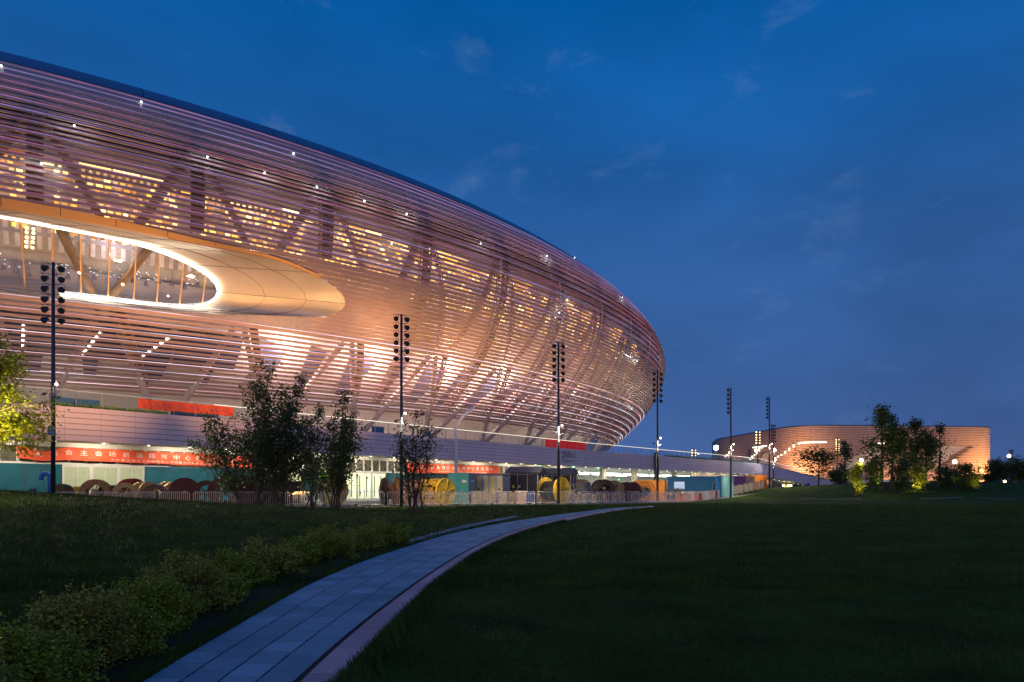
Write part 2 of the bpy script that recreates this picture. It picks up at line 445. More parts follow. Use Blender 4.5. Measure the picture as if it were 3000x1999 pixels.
# ------------------------------------------------------------------ stadium surface
PP = [-115.0343, 173.6326, 142.6946, 121.6731, 0.2302, 12.4813, 19.1259, 38.5661, -35.0207, 15.7216, -14.9895, 41.9569, -1.5697, 1.951]
TT = (PP[6]-PP[5])/(PP[11]-PP[5])
def fac(th, t, inset=0., dz=0.):
    o = PP[7]*t+PP[8]*t*t+PP[9]*t**3+PP[10]*t**4-inset
    e = 2/PP[13]; c, s = math.cos(th), math.sin(th)
    ex = (PP[2]+o)*math.copysign(abs(c)**e, c); ey = (PP[3]+o)*math.copysign(abs(s)**e, s)
    cp, spn = math.cos(PP[4]), math.sin(PP[4])
    return Vector((PP[0]+ex*cp-ey*spn, PP[1]+ex*spn+ey*cp, PP[5]+(PP[11]-PP[5])*t+t*t*PP[12]*math.cos(2*th)+dz))
def proj(p): return (1500+F*p.x/p.y, HY-F*(p.z-CZ)/p.y)
def fac_inv(x, y, th=5.1, t=.4, inset=0.):
    for _ in range(25):
        p = proj(fac(th, t, inset)); e = (p[0]-x, p[1]-y)
        h = 1e-4; a = proj(fac(th+h, t, inset)); b = proj(fac(th, t+h, inset))
        J = [[(a[0]-p[0])/h, (b[0]-p[0])/h], [(a[1]-p[1])/h, (b[1]-p[1])/h]]
        D = J[0][0]*J[1][1]-J[0][1]*J[1][0]
        dth = -(e[0]*J[1][1]-e[1]*J[0][1])/D; dt = -(-e[0]*J[1][0]+e[1]*J[0][0])/D
        th += max(-.1, min(.1, dth)); t += max(-.2, min(.2, dt))
    return th, t
TS = np.linspace(-.05, 1, 600)
PZ = [(PP[7]*t+PP[8]*t*t+PP[9]*t**3+PP[10]*t**4, PP[5]+(PP[11]-PP[5])*t) for t in TS]
SS = [0.]
for a, b in zip(PZ, PZ[1:]): SS.append(SS[-1]+math.hypot(b[0]-a[0], b[1]-a[1]))
SS = np.array(SS); SS -= np.interp(0, TS, SS)
t_of = lambda s: float(np.interp(s, SS, TS)); s_of = lambda t: float(np.interp(t, TS, SS))
ST = s_of(TT); p1 = ST/16
S_ROOF = s_of(.925)
rows_ = []          # (s, pitch, index)
for i in range(-1, 16): rows_.append((i*p1, p1, i))
p2 = .512; k = 0
while ST+k*p2 < S_ROOF-.2: rows_.append((ST+k*p2, p2, 16+k)); k += 1
TH0, TH1 = 4.55, 6.85
# ---- outlines of the oval
OUT = [(0, 607), (160, 632), (321, 661), (470, 690), (608, 718), (720, 738), (816, 761), (885, 788), (943, 818), (990, 848), (1015, 873), (1024, 893), (1018, 909), (990, 921), (943, 929), (880, 933), (765, 928), (620, 925), (450, 914), (217, 886), (0, 860)]
INN = [(0, 637), (157, 668), (317, 698), (400, 716), (470, 738), (535, 764), (597, 796), (630, 820), (648, 840), (656, 858), (648, 878), (615, 894), (580, 901), (535, 903), (428, 894), (314, 878), (153, 861), (0, 843)]
out_tt = [fac_inv(*p) for p in OUT]; inn_tt = [fac_inv(*p, inset=2.6) for p in INN]
THC = 4.90
def mirror(tt):
    top, bot = tt[0], tt[-1]
    mids = [(th, t) for th, t in tt]
    left = [(2*THC-th, t) for th, t in mids][::-1]
    return mids+left
out_tt = mirror(out_tt); inn_tt = mirror(inn_tt)
def closed_resample(tt, n, c):
    # sample by angle around c with theta scaled to metres
    P = [((a-c[0])*135, (b-c[1])*32) for a, b in tt]; P.append(P[0])
    # by normalised perimeter starting from the tip of largest theta
    k0 = max(range(len(P)-1), key=lambda i: P[i][0]); P = P[k0:-1]+P[:k0]; P.append(P[0])
    L = [0]
    for a, b in zip(P, P[1:]): L.append(L[-1]+math.hypot(b[0]-a[0], b[1]-a[1]))
    o = []
    for i in range(n):
        s = L[-1]*i/n
        j = max(k for k in range(len(L)) if L[k] <= s+1e-9); j = min(j, len(P)-2)
        f = (s-L[j])/max(1e-9, L[j+1]-L[j]); o.append((P[j][0]+(P[j+1][0]-P[j][0])*f, P[j][1]+(P[j+1][1]-P[j][1])*f))
    for _ in range(2): o = [((o[i-1][0]+2*o[i][0]+o[(i+1) % n][0])/4, (o[i-1][1]+2*o[i][1]+o[(i+1) % n][1])/4) for i in range(n)]
    return [(a/135+c[0], b/32+c[1]) for a, b in o]
NO = 160
OC = (THC, (inn_tt[0][1]+inn_tt[len(INN)-1][1])/2)
OUTP = closed_resample(out_tt, NO, OC); INNP = closed_resample(inn_tt, NO, OC)
def cuts(poly, t):
    c = []
    n = len(poly)
    for i in range(n):
        a, b = poly[i], poly[(i+1) % n]
        if (a[1] <= t) != (b[1] <= t): c.append(a[0]+(b[0]-a[0])*(t-a[1])/(b[1]-a[1]))
    c.sort(); return c

stad = thing('stadium', 'giant oval stadium wrapped in glowing copper horizontal louvres, rising from the grey podium', 'stadium', (0, 0, 0))
M_slat = mat('louvre_metal', (.55, .38, .34), .48, .45, var=.07, vs=.8)
M_edge = mat('bronze_panel', (.72, .38, .13), .5, .2, var=.06, vs=.5)
M_roof = mat('roof_blue_metal', (.10, .15, .27), .35, .6, var=.06, vs=.4)
M_funnel = mat('funnel_panel', (.60, .50, .40), .38, .25, var=.05, vs=.5)
def width(s, th, i):
    t = t_of(s)
    if i < 16: w = .52
    elif t < .47:
        w = .87-.27*sstep(5.24, 5.42, th)
    elif t < .80: w = .60
    else: w = .60+.26*sstep(.80, .90, t)
    if i >= 16: w = min(w, .93)
    if th > 5.42: w = max(.62, w) if i >= 16 else .6
    return w
def slat_segments(t, step=.0105, outs=None):
    c = cuts(OUTP, t)
    segs = [(TH0, TH1)] if len(c) < 2 else [(TH0, c[0]), (c[-1], TH1)]
    for a, b in segs:
        n = max(2, int((b-a)/step)); yield [a+(b-a)*j/n for j in range(n+1)]
def slat_rings(rowlist):
    mb = MB()
    for s, p, i in rowlist:
        for ths in slat_segments(t_of(s)):
            A = []
            for th in ths:
                w = width(s, th, i)*p
                t0, t1 = t_of(s-w/2), t_of(s+w/2)
                k_ = .13*sstep(.462, .475, t_of(s))*(1-sstep(.70, .80, t_of(s)))
                A.append([fac(th, t0, -k_), fac(th, t1, k_), fac(th, t1, .16+k_, .0), fac(th, t0, .16-k_*.4, 0)])
            i0 = len(mb.v)
            for r4 in A: mb.v += [tuple(q) for q in r4]
            for j in range(len(A)-1):
                a = i0+4*j; b = a+4
                for q in range(4): mb.f.append((a+q, b+q, b+(q+1) % 4, a+(q+1) % 4))
            mb.f.append((i0, i0+1, i0+2, i0+3))
            e = i0+4*(len(A)-1); mb.f.append((e+3, e+2, e+1, e))
    return mb
slat_rings([r for r in rows_ if r[2] < 16]).build('lower_louvres', M_slat, stad)
slat_rings([r for r in rows_ if 16 <= r[2] and t_of(r[0]) < .47]).build('middle_louvres', M_slat, stad)
slat_rings([r for r in rows_ if 16 <= r[2] and t_of(r[0]) >= .47]).build('upper_louvres', M_slat, stad)
# LED lines
def amber_material(name, col, es):
    m = lamp_mat(name, col, es); t = m.node_tree; b = [n for n in t.nodes if n.type == 'BSDF_PRINCIPLED'][0]
    g = N('ShaderNodeNewGeometry', t); r = N('ShaderNodeMapRange', t); r.inputs[3].default_value = es*.25; r.inputs[4].default_value = es*1.7
    w = N('ShaderNodeTexNoise', t); w.inputs['Scale'].default_value = .35; t.links.new(g.outputs['Position'], w.inputs['Vector'])
    a = N('ShaderNodeMath', t, operation='MULTIPLY'); t.links.new(w.outputs[0], a.inputs[0]); t.links.new(g.outputs['Random Per Island'], a.inputs[1])
    q = N('ShaderNodeMath', t, operation='MULTIPLY'); q.inputs[1].default_value = 1.7; t.links.new(a.outputs[0], q.inputs[0])
    t.links.new(q.outputs[0], r.inputs[0]); t.links.new(r.outputs[0], b.inputs['Emission Strength'])
    c = N('ShaderNodeValToRGB', t); ramp(c, [(0, (1, .36, .05)), (.6, col), (1, (1, .68, .28))]); t.links.new(g.outputs['Random Per Island'], c.inputs[0]); t.links.new(c.outputs[0], b.inputs['Emission Color'])
    return m
def led_material(name, es, c0, c1, c2):
    m = bpy.data.materials.new(name); m.use_nodes = True; t = m.node_tree; t.nodes.clear()
    e = N('ShaderNodeEmission', t); o = N('ShaderNodeOutputMaterial', t); t.links.new(e.outputs[0], o.inputs[0])
    g = N('ShaderNodeNewGeometry', t); mpn = N('ShaderNodeMapping', t); mpn.inputs['Scale'].default_value = (.045, .045, .9)
    t.links.new(g.outputs['Position'], mpn.inputs[0])
    n = N('ShaderNodeTexNoise', t); n.inputs['Scale'].default_value = 1.; n.inputs['Detail'].default_value = 2; t.links.new(mpn.outputs[0], n.inputs['Vector'])
    r = N('ShaderNodeValToRGB', t); ramp(r, [(.35, c0), (.5, c1), (.66, c2)]); t.links.new(n.outputs[0], r.inputs[0]); t.links.new(r.outputs[0], e.inputs[0])
    n2 = N('ShaderNodeTexNoise', t); n2.inputs['Scale'].default_value = 2.2; t.links.new(mpn.outputs[0], n2.inputs['Vector'])
    q = N('ShaderNodeMapRange', t); q.inputs[1].default_value = .35; q.inputs[2].default_value = .65; q.inputs[3].default_value = es*.45; q.inputs[4].default_value = es*1.3
    t.links.new(n2.outputs[0], q.inputs[0]); t.links.new(q.outputs[0], e.inputs[1])
    return m
M_led = led_material('led_white_pink', 1.7, (1, .42, .52), (1, .72, .80), (.72, .74, 1))
M_led2 = led_material('led_rose', .8, (.85, .22, .42), (.65, .32, .75), (.50, .42, 1))
def led_rows(rowlist, off, hh):
    mb = MB()
    for s, p, i in rowlist:
        for ths in slat_segments(t_of(s), .014):
            A = []
            for th in ths:
                w = width(s, th, i)*p
                kk = .13*(1-sstep(.70, .80, t_of(s))) if i > 20 else 0
                A.append((fac(th, t_of(s+w/2)+.0, -.05+kk, .0), fac(th, t_of(s+w/2+hh), -.05+kk, 0), fac(th, t_of(s+w/2+hh), .02+kk)))
            for a, b in zip(A, A[1:]):
                mb.quad(a[0], b[0], b[1], a[1]); mb.quad(a[1], b[1], b[2], a[2])
    return mb
led_rows([r for r in rows_ if 0 <= r[2] <= 16 and r[2] % 2 == 0], 0, .055).build('led_lines', M_led, stad)
led_rows([r for r in rows_ if r[2] > 30 and r[2] % 2 == 0 and t_of(r[0]) < .915], 0, .035).build('faint_led_lines', M_led2, stad)
# roof edge + roof
mb = MB(); n = 200
def rrow(t, inset=0, dz=0): return [fac(TH0-.3+(TH1-TH0+.6)*j/n, t, inset, dz) for j in range(n+1)]
mb.grid([rrow(.925, -.05), rrow(.96, -.12), rrow(.985, -.12), rrow(1., .3), rrow(1., 3, .7), rrow(1., 14, 1.6), rrow(1., 34, 1.0)])
mb.grid([rrow(.925, .5), rrow(.925, -.05)])
mb.build('roof_edge', M_roof, stad, smooth=True)
mb = MB()
for k in range(14):
    th = 4.99+k*.0865
    for t0, t1 in ((.927, .96), (.96, .985)):
        a, b, c, d = fac(th, t0, -.14), fac(th+.0004, t0, -.14), fac(th+.0004, t1, -.20), fac(th, t1, -.20); mb.quad(a, b, c, d)
    mb.build('roof_joint', mat('dark_joint', (.01, .01, .02)), stad); mb = MB()
# ribs (structure behind louvres)
M_rib = mat('rib_paint', (.24, .175, .18), .6, var=.1)
M_riblow = mat('rib_paint_light', (.24, .17, .15), .6, var=.1)
for k in range(16):
    th = 5.018+(k-2)*.0872
    mb = MB(); half = (.44 if th < 5.24 else .30)/125
    prof = [(.02+.93*j/16) for j in range(17)]
    t00 = .46 if th < 5.24 else .02
    prof = [t for t in prof if t >= t00-.03]
    for sgn in (-1, 1):
        mb.tube([fac(th+sgn*half, t, .55) for t in prof], .16, 4)
        mb.tube([fac(th+sgn*half*.6, t, 1.9) for t in prof], .13, 4)
    for a, b in zip(prof, prof[1:]):
        mb.tube([fac(th-half, a, .55), fac(th+half, b, .55)], .10, 4)
        mb.tube([fac(th+half, a, .55), fac(th-half*.6, b, 1.9)], .09, 4)
        mb.quad(fac(th-half, a, 1.0), fac(th+half, a, 1.0), fac(th+half, b, 1.0), fac(th-half, b, 1.0))
    mb.build('rib', M_rib, stad)
    for (ta_, tb_, w_) in ((-.036, 0., .0028), (.036, 0., .0022)):
        mb = MB()
        for j in range(9):
            u0, u1 = j/9, (j+1)/9
            f_ = lambda u: (th+ta_*(1-u), (.455 if th < 5.24 else .26)+(.76-(.455 if th < 5.24 else .26))*u)
            (a_, b_), (c_, d_) = f_(u0), f_(u1)
            mb.quad(fac(a_-w_, b_, 1.5), fac(a_+w_, b_, 1.5), fac(c_+w_, d_, 1.5), fac(c_-w_, d_, 1.5))
            mb.tube([fac(a_-w_, b_, 1.3), fac(c_-w_, d_, 1.3)], .09, 4); mb.tube([fac(a_+w_, b_, 1.3), fac(c_+w_, d_, 1.3)], .09, 4)
        mb.build('brace', mat('brace_paint', (.34, .27, .28), .6, var=.1), stad)
    if th < 5.8:
        th += .0436; mb = MB()
        pr = [.0+.235*j/6 for j in range(7)]
        f = lambda t: th+.022*(1-t/.235)
        for sgn in (-1, 1):
            mb.tube([fac(f(t)+sgn*half*.7, t, .5) for t in pr], .12, 5)
        for a, b in zip(pr, pr[1:]):
            mb.quad(fac(f(a)-half*.7, a, .8), fac(f(a)+half*.7, a, .8), fac(f(b)+half*.7, b, .8), fac(f(b)-half*.7, b, .8))
            mb.tube([fac(f(a)-half*.7, a, .5), fac(f(b)+half*.7, b, .5)], .07, 4)
        mb.build('rib', M_riblow, stad)
# inner bowl shell (full ring)
M_bowl = mat('bowl_plaster', (.60, .55, .51), .7, var=.06, vs=.2)
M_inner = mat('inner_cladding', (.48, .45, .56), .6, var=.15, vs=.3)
def full(t, inset, z=None, n=260, a0=0., a1=2*math.pi):
    r = []
    for j in range(n+1):
        p = fac(a0+(a1-a0)*j/n, t, inset)
        if z is not None: p.z = z
        r.append(p)
    return r
mb = MB(); mb.grid([full(0, 15, 7.0), full(0, 13, 11.2), full(0, 9.5, 13.2), full(.12, 8), full(.24, 6.5), full(.44, 6.0)])
mb.build('bowl_underside', M_bowl, stad, smooth=True)
mb = MB(); mb.grid([full(.44, 6.0), full(.44, 5.2), full(.6, 5.5), full(.745, 5.1)])
mb.build('upper_concourse_wall', M_inner, stad, smooth=True)
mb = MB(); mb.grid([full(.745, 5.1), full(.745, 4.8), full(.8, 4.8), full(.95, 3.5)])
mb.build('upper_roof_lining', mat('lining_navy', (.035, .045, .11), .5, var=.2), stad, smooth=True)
# openings under the bowl, their shade put into flat dark quads
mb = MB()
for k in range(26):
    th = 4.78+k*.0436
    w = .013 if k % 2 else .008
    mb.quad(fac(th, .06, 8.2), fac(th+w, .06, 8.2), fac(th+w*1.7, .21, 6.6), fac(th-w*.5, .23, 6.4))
mb.build('bowl_recess_shade', mat('recess_shade', (.05, .06, .13), .5, var=.3), stad)
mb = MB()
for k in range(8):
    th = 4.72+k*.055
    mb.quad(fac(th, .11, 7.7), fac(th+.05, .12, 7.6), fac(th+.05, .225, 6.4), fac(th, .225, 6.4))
mb.build('stair_void_shade', mat('void_shade', (.03, .04, .10), .5, var=.3), stad)  # deep shade put into flat dark blue quads
# warm lit panels of the upper concourse
M_stripe = mat('pale_stripe', (.50, .50, .60), .5, var=.1)
M_amber = amber_material('amber_light', (1.0, .50, .08), 2.7); M_amber2 = amber_material('amber_light_soft', (1.0, .46, .12), 1.3)
am, am2, st_ = MB(), MB(), MB()
for k in range(-4, 13):
    ta = 5.018+k*.0872; tb = ta+.0872
    fade = 1-sstep(5.45, 5.75, ta)
    for row in range(15):
        t0 = .452+row*.0158; t1 = t0+.0118
        x = ta+.008
        while x < tb-.006:
            big = row > 11
            L = rng.uniform(.010, .022) if big else rng.uniform(.0022, .0042)
            u = (x-ta)/.0872
            keep = rng.random() < ((.80 if row not in (3, 7, 8) else .35)*(.55+.45*fade))
            if row > 12 and (u < .1 or u > .82): keep = False
            if keep: (am if rng.random() < .6 else am2).quad(fac(x, t0, 5.0), fac(x+L, t0, 5.0), fac(x+L, t1, 5.0), fac(x, t1, 5.0))
            x += L+(rng.uniform(.0012, .0022) if not big else .0015)
        # pale fins
        if row in (2, 3, 7, 8, 12):
            x = ta+.008
            while x < tb-.005:
                st_.quad(fac(x, t0, 4.7), fac(x+.0022, t0, 4.7), fac(x+.0022, t0+.014, 4.7), fac(x, t0+.014, 4.7)); x += .0042
    for row in range(26):
        t0 = .25+row*.0078
        if ta > 5.2 and rng.random() < .9:
            x = ta+.01+rng.random()*.01
            while x < tb-.01:
                if rng.random() < .7: am2.quad(fac(x, t0, 5.4), fac(x+.007, t0, 5.4), fac(x+.007, t0+.004, 5.4), fac(x, t0+.004, 5.4))
                x += .011
am.build('amber_panels', M_amber, stad); am2.build('soft_amber_panels', M_amber2, stad); st_.build('pale_fins', M_stripe, stad)
# ---- the oval: rim, funnel, glass
rim = MB()
INSF = lambda u: 2.6*(1-math.cos(u*math.pi/2))
def lerp2(a, b, u): return (a[0]+(b[0]-a[0])*u, a[1]+(b[1]-a[1])*u)
KF = 8
fn = MB(); rowsF = []
for k in range(KF+1):
    u = k/KF
    row = []
    for i in range(NO+1):
        th, t = lerp2(OUTP[i % NO], INNP[i % NO], u); row.append(fac(th, t, -.12+2.7*u**1.3+.35*math.sin(u*math.pi)))
    rowsF.append(row)
fn.grid(rowsF); funnel = fn.build('oval_funnel', M_funnel, stad, smooth=True)
jn = MB()
for u in (.33, .66):
    for i in range(NO):
        a = lerp2(OUTP[i], INNP[i], u); b = lerp2(OUTP[(i+1) % NO], INNP[(i+1) % NO], u)
        q = -.14+2.7*u**1.3+.35*math.sin(u*math.pi); jn.tube([fac(*a, q-.01), fac(*b, q-.01)], .018, 4, False)
for i in range(0, NO, 5):
    pts = []
    for k in range(7):
        u = k/6; th, t = lerp2(OUTP[i], INNP[i], u); pts.append(fac(th, t, -.15+2.7*u**1.3+.35*math.sin(u*math.pi)))
    jn.tube(pts, .016, 4, False)
jn.build('funnel_joints', mat('dark_seam', (.05, .035, .03)), stad)
# orange band above the opening
bd = MB(); rb = []
for i in range(NO):
    th, t = OUTP[i]
    if t > .40 and 4.5 < th < 5.24: rb.append((th, t))
rb.sort()
def bandw(th): return .022*(1-.80*sstep(5.0, 5.17, th))
bd.grid([[fac(th, t-.003, -.20) for th, t in rb], [fac(th, t+bandw(th), -.26) for th, t in rb], [fac(th, t+bandw(th), .3) for th, t in rb]])
bd.grid([[fac(th, t-.003, .3) for th, t in rb], [fac(th, t-.003, -.20) for th, t in rb]])
bd.build('rim_band', M_edge, stad)
bj = MB()
for k in range(20):
    th = 4.66+k*.0285
    tt = float(np.interp(th, [a for a, b in rb], [b for a, b in rb]))
    bj.quad(fac(th, tt, -.215), fac(th+.0004, tt, -.215), fac(th+.0004, tt+bandw(th), -.275), fac(th, tt+bandw(th), -.275))
    bj.build('band_joint', MATS['dark_seam'], stad); bj = MB()
# lower closing panels between opening and first light line
lb = MB(); bt = sorted([(th, t) for th, t in OUTP if t < .36 and th < 5.19])
tl = t_of(ST+.10)
lb.grid([[fac(th, tl+.004, -.04) for th, t in bt], [fac(th, max(t+.004, tl+.005), -.08) for th, t in bt]])
lb.build('sill_panels', mat('sill_mauve', (.52, .42, .42), .45, .2), stad)
# white light line round the glass
ll = MB(); lw = MB()
for i in range(NO):
    a, b = INNP[i], INNP[(i+1) % NO]
    if a[1] < OC[1] and a[0] < 5.035: continue
    ll.quad(fac(*a, 2.42), fac(*b, 2.42), fac(b[0]+(OC[0]-b[0])*.012, b[1]+(OC[1]-b[1])*.035, 2.46), fac(a[0]+(OC[0]-a[0])*.012, a[1]+(OC[1]-a[1])*.035, 2.46))
for i in range(NO):
    a, b = INNP[i], INNP[(i+1) % NO]
    if a[1] < OC[1] and a[0] < 5.035: continue
    f_ = lambda q, ins: fac(q[0]+(OC[0]-q[0])*.003, q[1]+(OC[1]-q[1])*.010, ins)
    lw.quad(f_(a, 2.55), f_(b, 2.55), f_(b, 2.2), f_(a, 2.2))
lw.build('oval_wash_line', lamp_mat('wash_line', (1, .95, .80), 9.0), stad)
ll.build('oval_light_line', lamp_mat('warm_white_line', (1, .93, .74), 2.4), stad)
def glass_mat(name, tint, refl, base_reflect=.25):
    m = bpy.data.materials.new(name); m.use_nodes = True; t = m.node_tree; t.nodes.clear()
    o = N('ShaderNodeOutputMaterial', t); mxs = N('ShaderNodeMixShader', t); tr = N('ShaderNodeBsdfTransparent', t); gl = N('ShaderNodeBsdfGlossy', t)
    tr.inputs[0].default_value = (*tint, 1); gl.inputs['Roughness'].default_value = .02; gl.inputs[0].default_value = (*refl, 1)
    fr = N('ShaderNodeFresnel', t); fr.inputs[0].default_value = 1.5
    a = N('ShaderNodeMath', t, operation='ADD'); a.inputs[1].default_value = base_reflect; a.use_clamp = True
    t.links.new(fr.outputs[0], a.inputs[0]); t.links.new(a.outputs[0], mxs.inputs[0]); t.links.new(tr.outputs[0], mxs.inputs[1]); t.links.new(gl.outputs[0], mxs.inputs[2]); t.links.new(mxs.outputs[0], o.inputs[0])
    return m
gm = MB(); gr = []
for k in range(7):
    u = k/6; gr.append([fac(*lerp2(INNP[i % NO], OC, u), 2.6) for i in range(NO+1)])
gm.grid(gr); gm.build('oval_glass', glass_mat('hall_glass', (.92, .93, .95), (.8, .85, 1), .10), stad, smooth=True)
mu = MB()
for xp in (73, 157, 237, 318, 394, 463, 532, 599):
    th, _ = fac_inv(xp, 830, 5.05, .35, 2.6)
    c = cuts(INNP, .35)
    ts = []
    for i in range(NO):
        a, b = INNP[i], INNP[(i+1) % NO]
        if (a[0] <= th) != (b[0] <= th): ts.append(a[1]+(b[1]-a[1])*(th-a[0])/(b[0]-a[0]))
    if len(ts) >= 2:
        m_ = MB(); t0, t1 = min(ts), max(ts)
        m_.tube([fac(th, t0+(t1-t0)*q/6, 2.5) for q in range(7)], .075, 6); m_.build('mullion', mat('mullion_gold', (.75, .45, .22), .4, .3), stad)
# hall behind the glass
M_hall = mat('hall_wall', (.42, .38, .42), .6, var=.1, vs=.3)
hb = MB(); nn = 40
def hrow(t, ins): return [fac(4.6+(5.16-4.6)*j/nn, t, ins) for j in range(nn+1)]
hb.grid([hrow(.24, 5.5), hrow(.36, 5.6)]); hb.build('hall_wall', M_hall, stad)
hc = MB(); hc.grid([hrow(.40, 5.7), hrow(.485, 5.2), hrow(.49, 2.7)]); hc.build('hall_ceiling', mat('hall_ceiling', (.55, .48, .45), .6), stad)
hs = MB()
for j in range(90):
    th = 4.62+j*.006
    hs.quad(fac(th, .405, 5.55), fac(th+.0028, .405, 5.55), fac(th+.0028, .475, 5.05), fac(th, .475, 5.05))
hs.build('ceiling_battens', mat('batten', (.80, .78, .85), .5, var=.2, vs=1.), stad)
M_hcol = mat('hall_column', (.30, .18, .09), .5)
for (x0, y0, x1, y1) in ((175, 672, 278, 874), (437, 726, 322, 876)):
    a = fac_inv(x0, y0, 5.05, .4, 3.6); b = fac_inv(x1, y1, 5.07, .3, 3.6)
    m_ = MB(); m_.tube([fac(a[0], a[1], 3.6), fac(b[0], b[1], 3.6)], .42, 12); m_.build('diagonal_column', M_hcol, stad, smooth=True)
hl = MB()
for (x, y) in [(78, 668), (98, 671), (78, 681), (98, 683), (78, 696), (97, 697), (77, 709), (96, 710), (77, 723), (95, 726), (596, 800)]:
    th, t = fac_inv(x, y, 5.03, .38, 3.3); p = fac(th, t, 3.3); hl.tube([p-Vector((0, 0, .1)), p+Vector((0, 0, .1))], .12, 8); hl.build('hall_lamp', lamp_mat('amber_lamp', (1, .66, .28), 7), stad); hl = MB()
sp_ = MB(); r2 = random.Random(3)
for k in range(70):
    x = r2.uniform(0, 640); y = 770+x*.09+r2.uniform(-12, 12)
    th, t = fac_inv(x, y, 5.05, .35, 4.2); p = fac(th, t, 4.2); sp_.box(p, .07, .07, .07)
sp_.build('hall_sparkle_lamps', lamp_mat('cool_lamp', (.85, .9, 1), 2.2), stad)
pend = MB()
for k in range(16):
    x = 10+k*38; y = 790+x*.085+(k % 3)*6
    th, t = fac_inv(x, y, 5.05, .35, 3.9); p = fac(th, t, 3.9); pend.tube([p, p+Vector((0, 0, .5))], [.26, .12], 8); pend.tube([p+Vector((0, 0, .5)), p+Vector((0, 0, 1.6))], .02, 4)
pend.build('hall_pendants', mat('pendant', (.22, .20, .28), .5), stad)
# diagonal lamp strings under the bowl
for (x0, y0, x1, y1) in ((68, 951, 66, 1025), (295, 973, 239, 1040), (500, 986, 398, 1056)):
    a = fac_inv(x0, y0, 5.05, .2, 2.0); b = fac_inv(x1, y1, 5.04, .1, 2.0)
    A, B = fac(*a, 2.0), fac(*b, 2.0); m_ = MB(); bk = MB(); n = 6
    for q in range(n):
        u0 = (q+.18)/n; u1 = (q+.80)/n
        m_.tube([A.lerp(B, u0), A.lerp(B, u1)], .11, 6)
    m_.build('stair_light', lamp_mat('stair_white', (1, .93, .82), 7), stad)
    bk.tube([A+Vector((0, .25, 0)), B+Vector((0, .25, 0))], .16, 6); bk.build('light_rail', M_riblow, stad)
# V columns from the deck
M_col = mat('column_white', (.50, .45, .43), .85, spec=.1, var=.06)
for k in range(-4, 9):
    tv = 5.098+k*.0872
    v = fac(tv, 0, 3.6); v.z = 8.0
    for sg in (-1, 1):
        e = fac(tv+sg*.040, .225, 1.6)
        m_ = MB(); m_.tube([v, v.lerp(e, .5), e], [.40, .38, .30], 12); m_.build('column', M_col, stad, smooth=True)
    m_ = MB(); m_.tube([v-Vector((0, 0, .3)), v+Vector((0, 0, .5))], [.75, .5], 12); m_.build('column_base', M_col, stad, smooth=True)
# small lamps on the louvres (rows)
M_spark = lamp_mat('louvre_lamp', (.80, .95, 1), 9)
pts = [(218, 372), (606, 463), (773, 509), (926, 550), (1065, 591), (1188, 629), (413, 302), (858, 452), (122, 482), (5, 197), (1145, 715), (1599, 751), (1680, 756), (1658, 881), (1635, 917), (1820, 872), (1843, 1046), (1863, 1059), (1848, 1198), (1815, 1285), (1405, 715)]
for (x, y) in pts:
    th, t = fac_inv(x, y, 5.1 if x < 1300 else 5.4, .7, 0)
    if not (0 < t < 1): continue
    big = y < 660 and x < 1300
    p = fac(th, t, -.22); m_ = MB(); m_.disc_prism(p, (fac(th, t, -1)-p), .085 if big else .07, .05, 8)
    m_.build('louvre_lamp', M_spark, stad)
    for du in ((-.9, 0, .9) if t < .8 else ()):
        point(fac(th+du/130, t-.004, -.55), (16 if big else 8)*(1 if du else 1.6), (.72, .92, 1), .05)
# glints at rib crossings, put in as small glowing boxes
m_ = MB()
for k in range(3, 9):
    th = 5.018+(k+.95)*.0872 - .004
    for s, p, i in rows_:
        t = t_of(s+p/2)
        if .10 < t < .66: q = fac(th, t, .1); m_.box(q, .06, .06, .06)
m_.build('crossing_glints', lamp_mat('crossing_glint', (.8, .85, 1), 1.2), stad)['kind'] = 'stuff'
# gate numbers on the bowl wall
M_ink = mat('sign_ink', (.05, .045, .05), .6, var=0)
def sign_at(name, body, x0, y0, x1, d, h, m, parent, skew=None):
    a = px(x0, y0, d[0]); b = px(x1, y0+(skew or 0), d[1]); u = (b-a); L = u.length; u = u/L
    return put_text(name, body, h, lambda x, y, z: a+u*x+Vector((0, 0, y))+Vector((0, -z, 0)), m, parent, width=L)
sign_at('gate_number', '201-202', 143, 1144, 230, (75, 78), .85, M_ink, stad, 4)
sign_at('gate_number', '253-254', 1188, 1206, 1236, (101, 104), .9, M_ink, stad, 3)

# unseen points added inside the bowl and hall so the gaps glow
for k in range(-3, 13):
    th = 5.02+k*.0872
    p = fac(th, .02, 4.2); p.z = 9.0
    if 1 <= k < 7: p = fac(th+.078, .14, 3.4)
    c = (1, .86, .66) if k < 1 else ((1, .74, .66) if k < 6 else (1, .78, .70))
    pw = 420 if k < 1 else (3300 if k < 5 else (1100 if k < 7 else 420))
    point(p, pw, c, .8)
for k in range(-3, 11):
    th = 5.06+k*.0872
    q = fac(th, .40, 3.2); point(q, 200 if k < 2 else 50, (1, .88, .85) if k < 2 else (1, .62, .32), .06)
    for u_ in (-.029, 0, .029): q = fac(th+u_, .53, 1.8); point(q, 48 if k < 6 else 26, (1, .84, .92), .4)
